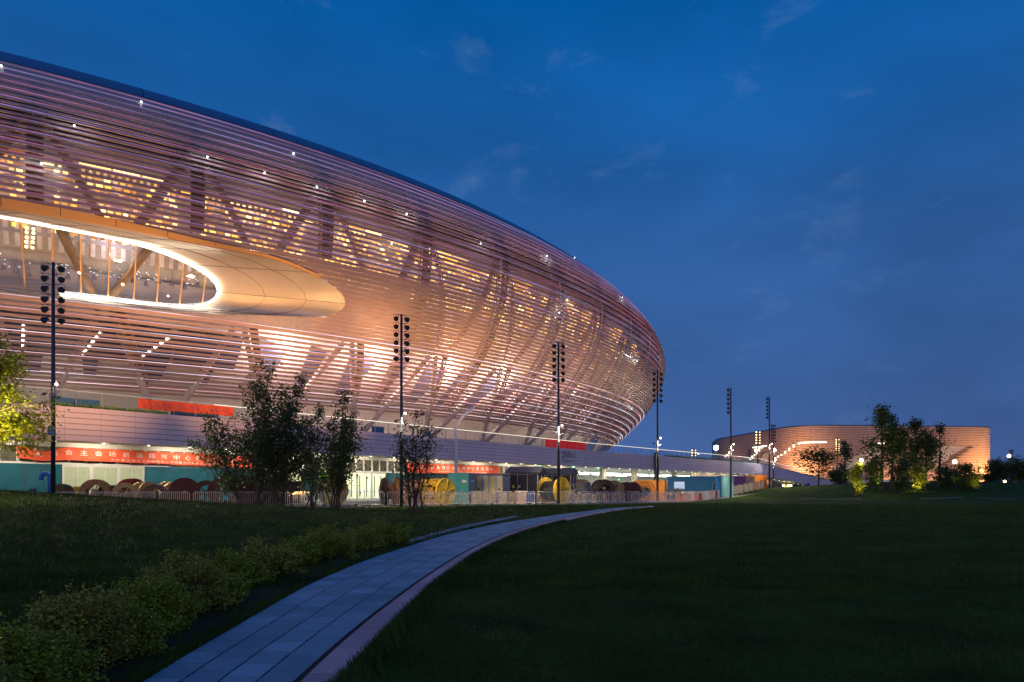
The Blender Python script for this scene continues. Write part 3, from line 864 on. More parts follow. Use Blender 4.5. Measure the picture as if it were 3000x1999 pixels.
# added spots grazing up the louvres are set after the podium
# white wash inside the funnel
# ------------------------------------------------------------------ podium
EP = [(-70, 14), (-52, 34), (-44, 43.5), (-36.3, 52.5), (-27.3, 62.9), (-16.9, 76.2), (-.2, 97), (12.9, 113.7), (34.6, 138.8), (60.7, 168), (78, 187.5), (100, 212), (122, 236), (140, 256)]
EP = [Vector((a, b, 0)) for a, b in EP]
EPs = resample(EP, 240)
EL_ = [0]
for a, b in zip(EPs, EPs[1:]): EL_.append(EL_[-1]+(b-a).length)
SX = [p.x for p in EPs]; SY = [p.y for p in EPs]
def PE(s, v, z):
    x = float(np.interp(s, EL_, SX)); y = float(np.interp(s, EL_, SY))
    x2 = float(np.interp(s+2, EL_, SX)); y2 = float(np.interp(s+2, EL_, SY)); x1 = float(np.interp(s-2, EL_, SX)); y1 = float(np.interp(s-2, EL_, SY))
    tx, ty = x2-x1, y2-y1; l = math.hypot(tx, ty); tx /= l; ty /= l
    return Vector((x-ty*v, y+tx*v, z))
def s_at(xp, v=0):
    a, b = 20, EL_[-1]
    for _ in range(40):
        m = (a+b)/2; p = PE(m, v, 0)
        if 1500+F*p.x/max(p.y, .1) < xp: a = m
        else: b = m
    return a
S_R = s_at(2223)           # start of ramp
def rail_z(s):            # parapet rail height along the edge
    y = PE(s, 0, 0).y
    return float(np.interp(y, [0, 168, 176, 190, 210, 229, 245, 260], [9.2, 9.2, 8.45, 7.2, 5.6, 4.3, 3.2, 2.3]))
pod = thing('podium', 'long mauve panelled podium with lit ground floor, ramping down below the stadium', 'building', (0, 0, 0))
M_fas = mat('fascia_panel', (.66, .54, .60), .55, .1, var=.06, vs=.25)
M_soff = mat('soffit', (.72, .68, .60), .6)
n = 230; svals = [5+(EL_[-1]-8)*j/n for j in range(n+1)]
fz0 = lambda s: max(rail_z(s)-3.95, 0.3 if rail_z(s) > 6 else -.5)
for r in range(6):
    mb = MB(); A = []
    for s in svals:
        zt = rail_z(s)-1.25; zb = fz0(s); h = (zt-zb)/6
        z0 = zb+r*h+(.0 if r == 0 else .02); z1 = zb+(r+1)*h-.02
        A.append([PE(s, 0, z0), PE(s, 0, z1), PE(s, .12, z1), PE(s, .12, z0)])
    i0 = len(mb.v)
    for a in A: mb.v += [tuple(q) for q in a]
    for j in range(len(A)-1):
        a = i0+4*j; b = a+4
        for q in range(4): mb.f.append((a+q, b+q, b+(q+1) % 4, a+(q+1) % 4))
    mb.build('fascia_board', M_fas, pod)
mb = MB(); mb.grid([[PE(s, .10, fz0(s)) for s in svals], [PE(s, .10, rail_z(s)-1.25) for s in svals]])
vj = MB()
s = 6.
while s < EL_[-1]-10:
    vj.quad(PE(s, -.004, fz0(s)), PE(s+.025, -.004, fz0(s+.02)), PE(s+.025, -.004, rail_z(s)-1.27), PE(s, -.004, rail_z(s)-1.27)); s += 2.6
mb.build('fascia_backing', mat('fascia_dark', (.06, .05, .08), .7), pod)
tag(vj.build('fascia_seams', mat('seam_mauve', (.30, .27, .30), .7), pod), kind='stuff')
mb = MB(); mb.grid([[PE(s, 0.001, fz0(s)+.0) for s in svals], [PE(s, 5.2, fz0(s)+.15) for s in svals]]); mb.build('soffit', M_soff, pod)
mb = MB(); mb.grid([[PE(s, 0, rail_z(s)-1.27) for s in svals], [PE(s, 45 if s < S_R-25 else 9, rail_z(s)-1.27) for s in svals]]); mb.build('deck', mat('deck_paving', (.34, .32, .31), .7, var=.15), pod)
# balustrade
M_post = mat('balustrade_metal', (.45, .43, .40), .4, .6)
hr = MB(); led = MB(); gp = MB()
s = 8.; pk = 0; far = MB()
while s < EL_[-1]-12:
    zt = rail_z(s); q_ = PE(s, .1, zt-1.27); xq = 1500+F*q_.x/q_.y
    a_ = (q_, PE(s+.06, .1, zt-1.27)-q_, PE(s, .16, 0)-PE(s, .1, 0), (0, 0, 1.27))
    if xq > -60 and pk < 95:
        m_ = MB(); m_.frame_box(*a_); m_.build('baluster', M_post, pod); pk += 1
    else: far.frame_box(*a_)
    s += 1.9
tag(far.build('distant_balusters', M_post, pod), kind='stuff')
hr.grid([[PE(s, .04, rail_z(s)) for s in svals], [PE(s, .04, rail_z(s)+.06) for s in svals], [PE(s, .16, rail_z(s)+.06) for s in svals], [PE(s, .16, rail_z(s)) for s in svals]])
hr.build('handrail', M_post, pod)
sa = s_at(600)
sl = [s for s in svals if s > sa]
led.grid([[PE(s, .03, rail_z(s)-.035) for s in sl], [PE(s, .03, rail_z(s)+.02) for s in sl]]); led.build('handrail_light', lamp_mat('rail_led', (1, .90, .68), 1.7), pod)
sl = [s for s in svals if s <= sa+1]
led = MB(); led.grid([[PE(s, .03, rail_z(s)+.0) for s in sl], [PE(s, .03, rail_z(s)+.02) for s in sl]]); led.build('handrail_light', lamp_mat('rail_led_dim', (1, .92, .78), .8), pod)
gp.grid([[PE(s, .12, rail_z(s)-1.2) for s in svals], [PE(s, .12, rail_z(s)-.06) for s in svals]]); gp.build('balustrade_glass', glass_mat('clear_glass', (.90, .94, .95), (.7, .75, .9), .0), pod)
# deck planting
def tufts(name, sfun, n, h, m, seed):
    r = np.random.default_rng(seed); V = []
    for i in range(n):
        s, v, z = sfun(r); p = PE(s, v, z); a = r.random()*6.28; H = h*(.5+r.random())
        w = .05
        V += [(p.x-w*math.cos(a), p.y-w*math.sin(a), p.z), (p.x+w*math.cos(a), p.y+w*math.sin(a), p.z), (p.x+(r.random()-.5)*.25, p.y+(r.random()-.5)*.25, p.z+H)]
    return tag(obj_np(name, np.array(V), np.arange(len(V)).reshape(-1, 3), m), kind='stuff')
M_planter = mat('planting', (.22, .42, .04), .6, var=.3, vs=2)
def sf(r):
    s = s_at_1960+(EL_[-1]-20-s_at_1960)*r.random(); return s, .3+.5*r.random(), rail_z(s)-1.27
s_at_1960 = s_at(1955)
tufts('deck_planting', sf, 9000, .38, M_planter, 4)
s0_, s1_ = s_at(165), s_at(500)
tufts('deck_planting', lambda r: (lambda s: (s, .3+.4*r.random(), rail_z(s)-1.27))(s0_+(s1_-s0_)*r.random()), 1200, .30, M_planter, 5)
# deck-level blue hoardings behind the glass
for (a, b) in ((160, 292), (500, 640), (1090, 1125), (1245, 1262)):
    s0, s1 = s_at(a, .5), s_at(b, .5); m_ = MB(); m_.frame_box(PE(s0, .5, 7.95), PE(s1, .5, 7.95)-PE(s0, .5, 7.95), (-.05, .05, 0), (0, 0, .72)); m_.build('blue_panel', mat('blue_panel', (.03, .14, .34), .5), pod)
# ground floor wall
VW = 5.0
M_frame = mat('white_frame', (.66, .64, .58), .5, var=.04)
M_vent = mat('vent_slats', (.20, .18, .15), .6)
M_teal = glass_mat('teal_glass', (.10, .30, .32), (.35, .6, .66), .35)
wall = MB()
SW0, SW1 = s_at(-120, VW), s_at(1668, VW)
def wq(mb, s0, s1, v, z0, z1, th=.0):
    n_ = max(1, int((s1-s0)/4))
    for j in range(n_):
        a = s0+(s1-s0)*j/n_; b = s0+(s1-s0)*(j+1)/n_
        A, B = PE(a, v, z0), PE(b, v, z0)
        if th: mb.frame_box(A, B-A, PE(a, v+th, z0)-A, (0, 0, z1-z0))
        else: mb.quad(A, B, B+Vector((0, 0, z1-z0)), A+Vector((0, 0, z1-z0)))
wq(wall, SW0, SW1, VW+.25, -.1, 5.4); wall.build('back_wall', mat('lit_room_wall', (.58, .60, .50), .7), pod)
# beam lines
bm = MB(); wq(bm, SW0, SW1, VW-.08, 4.98, 5.38, .2); wq(bm, SW0, SW1, VW-.06, 3.50, 3.66, .2); bm.build('wall_beams', M_frame, pod)
s = SW0; vi = 0
vents = MB(); vf = MB()
while s < SW1-1.3:
    vi += 1
    w = 1.22
    wq(vf, s, s+.16, VW-.05, 3.66, 4.98, .15)
    if vi % 2 == 0: wq(vf, s+.16, s+.26, VW-.05, 3.66, 4.98, .15)
    x0 = s+(.26 if vi % 2 == 0 else .16)
    for q in range(11):
        z = 3.72+q*.114
        A, B = PE(x0, VW+.06, z), PE(s+w, VW+.06, z)
        vents.quad(A, B, PE(s+w, VW-.0, z+.075), PE(x0, VW-.0, z+.075))
        vents.quad(PE(x0, VW-.0, z+.075), PE(s+w, VW-.0, z+.075), PE(s+w, VW+.0, z+.095), PE(x0, VW+.0, z+.095))
    s += w
vents.build('vent_louvres', M_vent, pod); vf.build('vent_frames', M_frame, pod)
vb = MB(); wq(vb, SW0, SW1, VW+.12, 3.66, 4.98); vb.build('vent_backing', mat('vent_back', (.10, .09, .07), .8), pod)
def teal(a, b, n_, m=None):
    s0, s1 = s_at(a, VW), s_at(b, VW)
    for j in range(n_):
        c0, c1 = s0+(s1-s0)*j/n_, s0+(s1-s0)*(j+1)/n_
        m_ = MB(); wq(m_, c0+.03, c1-.03, VW, .12, 3.5, .04); m_.build('glass_panel', m or M_tealp, pod)
        m_ = MB(); wq(m_, c1-.03, c1+.03, VW-.02, .12, 3.5, .08); m_.build('glazing_bar', mat('bar_dark', (.04, .08, .11), .4), pod)
M_tealp = mat('teal_panel', (.012, .075, .095), .10, .0, var=.3, vs=.7, spec=.9, emit=(.02, .21, .24), es=.13)
M_room = mat('room_curtain', (.36, .40, .26), .7, emit=(.75, .82, .50), es=.14, var=.06)
M_bright = mat('lit_lobby', (.8, .85, .6), .7, emit=(.90, 1.0, .62), es=.85, var=.1, vs=1.)
M_lbar = mat('door_band', (.1, .2, .8), .4, emit=(.15, .3, 1), es=.6)
def doors(a, b, n_, m, lit=False):
    s0, s1 = s_at(a, VW), s_at(b, VW)
    w = (s1-s0)/n_
    for j in range(n_):
        c0 = s0+w*j
        d = MB()
        wq(d, c0, c0+w, VW-.04, 3.32, 3.5, .1)
        for e in (c0, c0+w-.16): wq(d, e, e+.16, VW-.06, .1, 3.32, .14)
        wq(d, c0+w/2-.045, c0+w/2+.045, VW-.05, .1, 3.32, .12)
        wq(d, c0+.16, c0+w-.16, VW-.03, .1, .35, .08)
        do = d.build('door', M_frame, pod)
        for h in (0, 1):
            g0 = c0+.16+h*(w/2-.10); g1 = g0+w/2-.22
            m_ = MB(); wq(m_, g0, g1, VW+.0, .35, 3.32, .03); m_.build('pane', m, do)
            m_ = MB(); m_.tube([PE(g1-.12 if h == 0 else g0+.12, VW-.12, .95), PE(g1-.12 if h == 0 else g0+.12, VW-.12, 1.45)], .025, 6); m_.build('handle', M_post, do)
            if lit:
                m_ = MB(); wq(m_, g0, g1, VW-.01, 1.18, 1.26); m_.build('safety_band', M_lbar, do)
                m_ = MB(); wq(m_, g0+.15, g0+.4, VW-.012, .5, 3.1); m_.build('inner_strip', mat('lobby_strip', (.30, .34, .25), .6), do)  # darker upright strip on each lit pane
teal(-110, 182, 5); doors(182, 422, 3, M_room); teal(424, 772, 6); doors(774, 882, 2, M_room)
teal(884, 932, 1); doors(1000, 1130, 3, M_bright, True); teal(1132, 1190, 2); teal(1192, 1300, 3, mat('dark_glass', (.03, .05, .06), .08, spec=.9)); teal(1302, 1650, 8, mat('dark_glass', (.03, .05, .06), .08))
teal(932, 966, 1, mat('green_screen', (.2, .5, .05), .5, emit=(.40, .85, .06), es=.9, var=.4, vs=2.)); teal(966, 1000, 1)
m_ = MB(); wq(m_, SW0, s_at(1200, VW), VW-1.2, .0, .16, 1.3); m_.build('step', mat('step_stone', (.62, .60, .55), .6), pod)
# downlights added under the soffit to light the ground floor
m_ = MB(); s = SW0+2; dl = []
while s < EL_[-1]-60:
    p = PE(s, 2.3, fz0(s)+.02); m_.disc_prism(p, (0, 0, 1), .10, .03, 8); dl.append(s); s += 3.6
m_.build('added_downlights', lamp_mat('added_downlight', (1, .92, .72), 9), pod)
for s in dl[::2]: 
    if PE(s, 0, 0).y < 170: spot(PE(s, 1.4, fz0(s)-.1), PE(s, 5.0, 2.4), 850, (1, .88, .66), 130, .8, .15)
# garage opening with columns and tube lights
s0, s1 = s_at(1668, VW), s_at(2140, VW)
gb = MB(); wq(gb, s0, s_at(2120, 22), 24, -.1, 5.5); gb.build('garage_back_wall', mat('garage_wall', (.62, .64, .60), .7), pod)
gb = MB(); wq(gb, s0, s0+.3, VW, -.1, 5.4, 18); gb.build('garage_side_wall', MATS['garage_wall'], pod)
gb = MB(); gb.grid([[PE(s, 5.2, 5.38) for s in np.linspace(s0, s1+15, 30)], [PE(s, 26, 5.4) for s in np.linspace(s0, s1+15, 30)]]); gb.build('garage_ceiling', mat('garage_ceiling', (.5, .5, .48), .7), pod)
for xp in (1765, 1858, 1975, 2030):
    s = s_at(xp, 5.5); m_ = MB(); m_.tube([PE(s, 5.5, -.1), PE(s, 5.5, 5.3)], .62, 16); m_.build('garage_column', mat('garage_column', (.60, .56, .50), .6), pod, smooth=True)
m_ = MB()
for v in (8, 10.5, 13, 15.5, 18, 21):
    s = s0+2
    while s < s1+10:
        L = rng.uniform(3.5, 6.5)
        if rng.random() < .8: m_.frame_box(PE(s, v, 4.62), PE(s+L, v, 4.62)-PE(s, v, 4.62), PE(s, v+.16, 0)-PE(s, v, 0), (0, 0, .07))
        s += L+1.2
m_.build('tube_lights', lamp_mat('tube_white', (.95, 1, .85), 6), pod)
for (s, v) in ((s0+9, 12), (s0+22, 12), (s0+36, 14), (s0+50, 12), (s0+62, 12)):
    l = bpy.data.lights.new('lamp', 'AREA'); l.energy = 520; l.color = (.95, 1, .86); l.size = 5; l.size_y = 3; l.shape = 'RECTANGLE'
    o = bpy.data.objects.new('lamp', l); COL.objects.link(o); o.location = PE(s, v, 4.5)
m_ = MB()
for (x, y, v) in ((1583, 1368, 4.9), (1680, 1368, 4.9), (1755, 1371, 4.9), (1755, 1385, 4.9), (1823, 1392, 7), (1895, 1391, 7), (1935, 1394, 7), (1813, 1405, 12)):
    s = s_at(x, v); p = PE(s, v, 0); z = CZ+(HY-y)/F*p.y; m_.box((p.x, p.y, z), .4, .08, .22, .9)
m_.build('exit_lights', lamp_mat('exit_green', (.05, 1, .45), 3.5), pod)
# right end: louvred grey wall, rooms, yellow lamp bay
s0, s1 = s_at(2025, VW), s_at(2186, VW)
gb = MB(); wq(gb, s0, s1, VW+.1, 0, 5.3); gb.build('plain_wall', mat('beige_wall', (.50, .44, .36), .7), pod)
gb = MB(); s0 = s_at(2108, VW)
for q in range(20): wq(gb, s0, s1, VW-.06, .5+q*.24, .62+q*.24, .06)
gb.build('wall_louvres', mat('grey_louvre', (.42, .42, .48), .5, .2), pod)
s0, s2 = s_at(2186, VW+2), s_at(2238, VW+2)
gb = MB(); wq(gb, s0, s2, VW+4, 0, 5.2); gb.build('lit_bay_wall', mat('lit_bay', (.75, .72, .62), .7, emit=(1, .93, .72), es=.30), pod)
s3 = s_at(2400, VW)
gb = MB(); wq(gb, s2, s3, VW+1, 0, 3.0); gb.build('dark_bay_wall', mat('mauve_wall', (.24, .22, .36), .6), pod)
m_ = MB()
for x in (2187, 2203, 2225): 
    p = PE(s_at(x, 4), 4, 4.55); m_.box(p, .9, .3, .16, .8)
m_.build('bay_lamps', lamp_mat('bay_lamp', (1, .95, .65), 7), pod)
p = px(2306, 1430, 190); m_ = MB(); m_.box(p, 1.9, .1, 1.6); m_.build('yellow_lit_door', lamp_mat('yellow_door', (1, .95, .15), .8), pod)
m_ = MB()
for x in (2295, 2310, 2317): m_.box(px(x, 1423, 187), .45, .3, .45)
m_.build('bulkhead_lamps', lamp_mat('yellow_lamp', (1, .93, .4), 7), pod)
# gate sign on the fascia
def fas_text(name, body, xp0, xp1, z, h, parent, m, v=-.03, stretch=None):
    s0 = s_at(xp0); s1 = s_at(xp1)
    return put_text(name, body, h, lambda x, y, zz: PE(s0+x, v-abs(zz)*.3, z+y), m, parent, width=s1-s0)
M_sign = mat('sign_black', (.015, .015, .02), .5, var=0)
fas_text('gate_sign_number', '2', 1646, 1654, 6.3, 1.75, pod, M_sign)
fas_text('gate_sign_characters', '\u5185\u573a\u5165\u53e3', 1655, 1685, 6.45, 1.15, pod, M_sign)
fas_text('gate_sign_small_text', 'Gate  INFIELD ENTRANCE', 1646, 1684, 5.82, .40, pod, M_sign)

# unseen warm spots added in the yard to light the louvres
for k in range(-4, 8):
    th = 5.03+k*.0872
    tgt = fac(th, .27, 0)
    q = proj(tgt); p = PE(max(2, s_at(q[0]-30)), -17, .6) if q[1] else None
    c = (1, .50, .17) if k < 2 else ((1, .53, .21) if k < 5 else (1, .60, .50))
    pw = 26000 if k < 1 else (18500 if k < 5 else 14000)
    if k < 0: tgt = fac(th, .34, 0)
    spot(p, tgt, pw, c, 50, 1.0, .5)

# unseen warm spots added behind the parapet for the lower louvres
for k in range(-8, 8):
    th = 5.03+k*.0436
    tgt = fac(th, .13, 0); q = proj(tgt); p = PE(max(2, s_at(q[0]-10, 1.2)), 1.2, 8.25)
    spot(p, tgt, 1300 if k < 3 else 800, (1, .58, .34), 118, 1.0, .09)

# ------------------------------------------------------------------ banners
M_ban = mat('banner_cloth', (.80, .10, .035), .7, var=.08, vs=1.5, emit=(.8, .09, .03), es=.0)
M_bantxt = mat('banner_text', (.85, .80, .75), .7, var=0)
def banner(name, label, x0, x1, v, zt0, zt1, zb0, zb1, sag, texts, seed=0, cloth=None, tm=None):
    b = thing(name, label, 'banner', PE(s_at(x0, v), v, zb0), 0, 'red banners on the podium')
    inv = Matrix.Translation(b.location).inverted()
    s0, s1 = s_at(x0, v), s_at(x1, v); n_ = 110
    def surf(u, w, off=0.):
        s = s0+(s1-s0)*u
        zt = zt0+(zt1-zt0)*u; zb = zb0+(zb1-zb0)*u
        sg = sag(u)
        wav = .05*math.sin(u*37+seed)+.035*math.sin(u*91+w*4)+.03*math.sin(u*23-w*5)
        p = PE(s, v+wav+off, zb+(zt-zb)*w-sg*(.35+.65*w))
        return inv@p
    mb = MB(); mb.grid([[surf(j/n_, w) for j in range(n_+1)] for w in (0, .2, .4, .6, .8, 1)])
    mb.build('cloth', cloth or M_ban, b, smooth=True)
    L = s1-s0
    for (body, u0, u1, w0, hh, gap) in texts:
        k = len(body)
        if k == 0: continue
        H = (zt0-zb0)
        for i, ch in enumerate(body):
            if ch == ' ': continue
            uc = u0+(u1-u0)*(i+.1)/k
            cw = (u1-u0)/k*gap*L
            co, fs = text_mesh(ch, 1.0, 0.0)
            if len(co) == 0: continue
            co[:, 0] -= co[:, 0].min(); co[:, 1] -= co[:, 1].min()
            co[:, 0] *= cw/max(co[:, 0].max(), .3); co[:, 1] *= hh*H/max(co[:, 1].max(), .5)
            mb2 = MB(); mb2.v = [tuple(surf(uc+float(c[0])/L, w0+float(c[1])/H, -.03)) for c in co]; mb2.f = fs
            TXT.append((mb2, b, tm))
    # merge the writing of one banner into one mesh
    allm = MB()
    for m_, p_, t_ in TXT:
        i0 = len(allm.v); allm.v += m_.v; allm.f += [tuple(i0+q for q in f) for f in m_.f]
    TXT.clear()
    allm.build('lettering', tm or M_bantxt, b)
    return b
TXT = []
big = '\u5927\u8fd0\u4f1a\u4e3b\u4f1a\u573a\u524d\u7aef\u6307\u6325\u4e2d\u5fc3\u5efa\u8bbe\u73b0\u573a'
small = '\u5927\u534e\u80a1\u4efd\u643a\u624b\u4e0a\u6d77\u5c1a\u5cf0\u5efa\u8bbe\u88c5\u9970\u81f4\u529b\u4e8e\u4e3a\u5927\u8fd0\u4f1a\u670d\u52a1'
banner('banner', 'long red construction banner with white characters and a sagging end, behind the leafy shrubs', 50, 744, VW-.5, 5.0, 4.82, 3.92, 3.62,
       lambda u: .42*math.exp(-((u-.085)/.05)**2)+.04*abs(math.sin(u*18)), [(big, .05, .91, .42, .40, .50), (small, .33, .80, .10, .17, .75)], 1)
banner('banner', 'taut red construction banner hung above the teal cabinet and crossed by the white column', 1192, 1463, VW-.5, 4.85, 4.9, 3.62, 3.68,
       lambda u: .05*math.sin(u*3.14), [(big, .06, .93, .42, .40, .62), (small, .30, .84, .10, .17, .75)], 5)
banner('banner', 'red banner with pale purple characters tied along the left glass balustrade', 405, 684, -.06, 9.12, 9.15, 8.25, 8.28,
       lambda u: .06*abs(math.sin(u*8)), [('\u5c0f\u5c0f\u70df\u5934\u83ab\u5c0f\u770b', .04, .46, .25, .45, .72), ('\u968f\u4fbf\u4e71\u4e22\u917f\u7978\u7aef', .52, .92, .25, .45, .72)], 9, tm=mat('banner_text_mauve', (.55, .16, .20), .7, var=0))
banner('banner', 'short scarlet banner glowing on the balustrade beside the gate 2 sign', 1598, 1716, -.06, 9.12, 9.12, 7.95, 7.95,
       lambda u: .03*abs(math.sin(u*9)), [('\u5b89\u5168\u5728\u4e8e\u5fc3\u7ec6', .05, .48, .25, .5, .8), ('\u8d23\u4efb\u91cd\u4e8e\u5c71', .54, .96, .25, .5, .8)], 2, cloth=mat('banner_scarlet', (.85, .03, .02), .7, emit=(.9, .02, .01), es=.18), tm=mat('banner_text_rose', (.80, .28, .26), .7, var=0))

# ------------------------------------------------------------------ white arm column and pipes
M_white = mat('white_paint', (.62, .62, .70), .5)
t = thing('white_pillar', 'slim white steel pillar with a bent top arm standing in front of the podium', 'pillar', PE(s_at(1316), -1.2, 0))
p = t.location; y0 = p.y
m_ = MB(); top = CZ+(HY-1252)/F*y0
m_.tube([(0, 0, 0), (0, 0, top-.6), (-.15, 0, top-.1)], .19, 12); m_.build('shaft', M_white, t, smooth=True)
m_ = MB(); m_.tube([(-.15, 0, top-.15), (.9, .4, top+1.5), (2.2, 1.2, top+2.7)], .2, 10); m_.build('arm', M_white, t, smooth=True)
t = thing('drain_pipes', 'bundle of dark and silver vertical pipes fixed to the podium fascia', 'pipes', PE(s_at(1919), -.35, 0))
for k in range(4):
    m_ = MB(); zt = 8.3-.05*k; m_.tube([(k*.33-.5, k*.4-.6, .3), (k*.33-.5, k*.4-.6, zt)], .13, 8); m_.build('pipe', mat('pipe_grey', (.25, .25, .24), .4, .5) if k % 2 else mat('pipe_dark', (.05, .05, .06), .5), t)
m_ = MB(); m_.box((0, 0, 8.35), 1.9, .5, .14, .85); m_.build('bracket', MATS['pipe_dark'], t)
# blue gooseneck pipe
g0 = ground_px(147, 1447); g0 = Vector((px(147, 0, 43).x, 43, gz(px(147, 0, 43).x, 43)))
t = thing('gooseneck_pipe', 'bright blue gooseneck vent pipe beside the first mast', 'pipe', g0)
m_ = MB(); zt = CZ+(HY-1388)/F*43-g0.z
arc = [(-.28+.28*math.cos(a), 0, zt-.28+.28*math.sin(a)) for a in [R(x) for x in range(0, 181, 20)]]
m_.tube([(0, 0, -.3)]+arc+[(-.56, 0, zt-.42)], .135, 14); m_.build('pipe', mat('blue_paint', (.03, .16, .50), .35), t, smooth=True)
m_ = MB(); m_.ring((-.56, 0, zt-.42), (0, 0, 1), .17, .11, .05); m_.build('rim', MATS['blue_paint'], t)

# ------------------------------------------------------------------ light masts
M_mast = mat('mast_paint', (.035, .04, .06), .45, .3)
M_bulb = lamp_mat('mast_lamp', (1, .78, .45), 22)
def floodlight(parent, c, yaw, lit=False):
    f = MB(); d = Vector((math.cos(yaw), math.sin(yaw), -.55)).normalized()
    c = Vector(c)
    f.tube([c-d*.16, c-d*.12, c+d*.02, c+d*.15], [.07, .15, .17, .19], 12)
    o = f.build('floodlight', M_mast, parent, smooth=False)
    g_ = MB(); s_ = Vector((-d.y, d.x, 0)).normalized()*.19
    g_.tube([c+s_, c+s_+Vector((0, 0, .30)), c-s_+Vector((0, 0, .30)), c-s_], .016, 5); g_.build('yoke', M_mast, o)
    g_ = MB(); g_.disc_prism(c+d*.15, d, .165, .015, 12); g_.build('lens', lamp_mat('flood_lit', (1, .60, .22), 5) if lit else mat('lens', (.06, .07, .10), .1, spec=.8), o)
    return o
def mast(loc, H, label, rows=6, lit=False, near=True, yaw=0, one_side=False, lamp=True):
    d_ = loc[1]
    t = thing('light_mast', label, 'light mast', loc, 0, 'tall dark floodlight masts')
    m_ = MB(); m_.tube([(0, 0, -.6), (0, 0, H*.45), (0, 0, H)], [.135, .115, .085], 14); m_.build('pole', M_mast, t, smooth=True)
    m_ = MB(); m_.tube([(0, 0, H*.02), (0, 0, H*.02+.04)], .24, 14); m_.build('base_plate', M_mast, t)
    for r in range(rows):
        z = H-.35-.62*r
        for sg in ((-1,) if one_side else (-1, 1)):
            u = Vector((math.cos(yaw), math.sin(yaw), 0))*sg
            a = MB(); a.tube([(0, 0, z+.22), (u.x*.42, u.y*.42, z+.30)], .022, 5); a.build('arm', M_mast, t)
            floodlight(t, (u.x*.42, u.y*.42, z-.02), yaw+(0 if sg > 0 else math.pi)-1.2*sg, lit)
    if lamp:
        for (z, u, on) in ((H*.487, .32, True), (H*.445, -.45, False), (H*.43, .38, False)):
            a = MB(); a.tube([(0, 0, z), (u, -.05, z+.05)], .02, 5); a.build('bracket', M_mast, t)
            a = MB(); a.tube([(u, -.18, z-.02), (u, .08, z+.08)], [.09, .06], 10); o = a.build('spotlight', M_mast, t)
            if on:
                a = MB(); a.disc_prism((u, -.19, z-.03), (0, 1, .3), .085, .02, 10); a.build('lens', M_bulb, o)
        p = Vector(loc)+Vector((.32, -.5, H*.487-.05)); spot(p+Vector((0, 0, 0)), p+Vector((rng.uniform(-1, 1), 2.0, -3)), 3600 if d_ > 45 else 50, (1, .80, .50), 105, .9, .08)
        if d_ > 45: spot(p+Vector((0, -.9, -.1)), p+Vector((rng.uniform(-1, 1), -2.6, -3)), 2200, (1, .86, .50), 115, .9, .08)
        a = MB(); a.tube([(.0, -.14, H*.40), (0, -.28, H*.40), (0, -.28, H*.385)], .05, 8); a.build('camera_dome', mat('camera_white', (.5, .5, .5), .4), t)
    return t
ML = [(156, 41, 15, 'tall dark light mast beside the blue gooseneck pipe, nearest to the camera'),
      (1176, 53, 15, 'tall dark light mast standing behind the lone multi-stem sapling'),
      (1636, 63, 15, 'tall dark light mast in front of the yellow cable drum'),
      (1926, 78, 15, 'tall dark light mast in front of the drain pipes and orange container'),
      (2141, 94, 15.2, 'tall dark light mast at the end of the pale teal cabin'),
      (2254, 113, 15.2, 'tall dark light mast on the grass left of a second mast almost touching it'),
      (2265, 139, 14.6, 'tall dark light mast partly hidden behind the one on the grass')]
for i, (x, d, H, lab) in enumerate(ML):
    p = px(x, 0, d); mast((p.x, p.y, gz(p.x, p.y)-.02 if i else gz(p.x, p.y)), H-(gz(p.x, p.y) if i == 0 else 0), lab, yaw=[.25, .5, .35, .3, .3, .3, .3][i], one_side=i in (4, 5))
# blue box on the nearest mast
o = bpy.data.objects['light_mast']; m_ = MB(); m_.box((0, -.14, CZ+(HY-1265)/F*41-o.location.z), .36, .18, .45); m_.build('control_box', mat('box_blue', (.04, .18, .33), .5), o)
for (x, yt, d, lab, lit, rows) in ((2220, 1261, 156, 'slender mast with glowing amber lamps on the deck before the arena', True, 5), (2453, 1284, 190, 'amber-lit lamp mast rising behind the wide dark tree', True, 7),
                     (2032, 1315, 172, 'short mast with amber lamps seen over the balustrade', True, 4), (2195, 1316, 200, 'unlit lamp mast in front of the lit arena stair', False, 4), (2962, 1317, 150, 'distant lamp mast at the far right by the trees', False, 3)):
    p = px(x, yt, d); z0 = 0 if x > 2300 else 7.9
    mast((p.x, p.y, z0), p.z-z0, lab, rows=rows, lit=lit, yaw=.3, lamp=False)
# bright lamps on slim posts
def post_lamp(x, y, d, z0, r, es, col, label, power=0, name='street_lamp'):
    p = px(x, y, d); t = thing(name, label, 'lamp', (p.x, p.y, z0), 0, 'small bright lamps')
    m_ = MB(); m_.tube([(0, .1, 0), (0, .1, p.z-z0)], .07, 8); m_.build('post', M_mast, t)
    m_ = MB(); h = p.z-z0; m_.tube([(0, 0, h-r), (0, 0, h-r*.5), (0, 0, h+r*.5), (0, 0, h+r)], [r*.5, r, r, r*.5], 10)
    m_.build('lamp_head', lamp_mat('lamp_%d_%s' % (es*10, ''.join('%d' % (c*9) for c in col)), col, es), t)
    if power: point((p.x, p.y-.6, p.z), power, col, .2)
post_lamp(2098, 1312, 160, 7.9, .5, 60, (1, .93, .75), 'blazing white floodlight above the balustrade left of the arena', 2500)
post_lamp(2268, 1319, 165, 5, .35, 60, (1, .96, .88), 'brilliant white lamp between the paired masts and the arena', 1200)
post_lamp(2215, 1320, 150, 7.9, .3, 40, (1, .66, .28), 'small golden lamp on the slender mast before the arena', 300)
post_lamp(2524, 1349, 92, 1.5, .19, 60, (1, .85, .55), 'bright golden lamp above the glowing yellow tree', 260)
post_lamp(2797, 1353, 130, 0, .35, 22, (1, .72, .3), 'elongated amber lamp in front of the arena right side', 100)
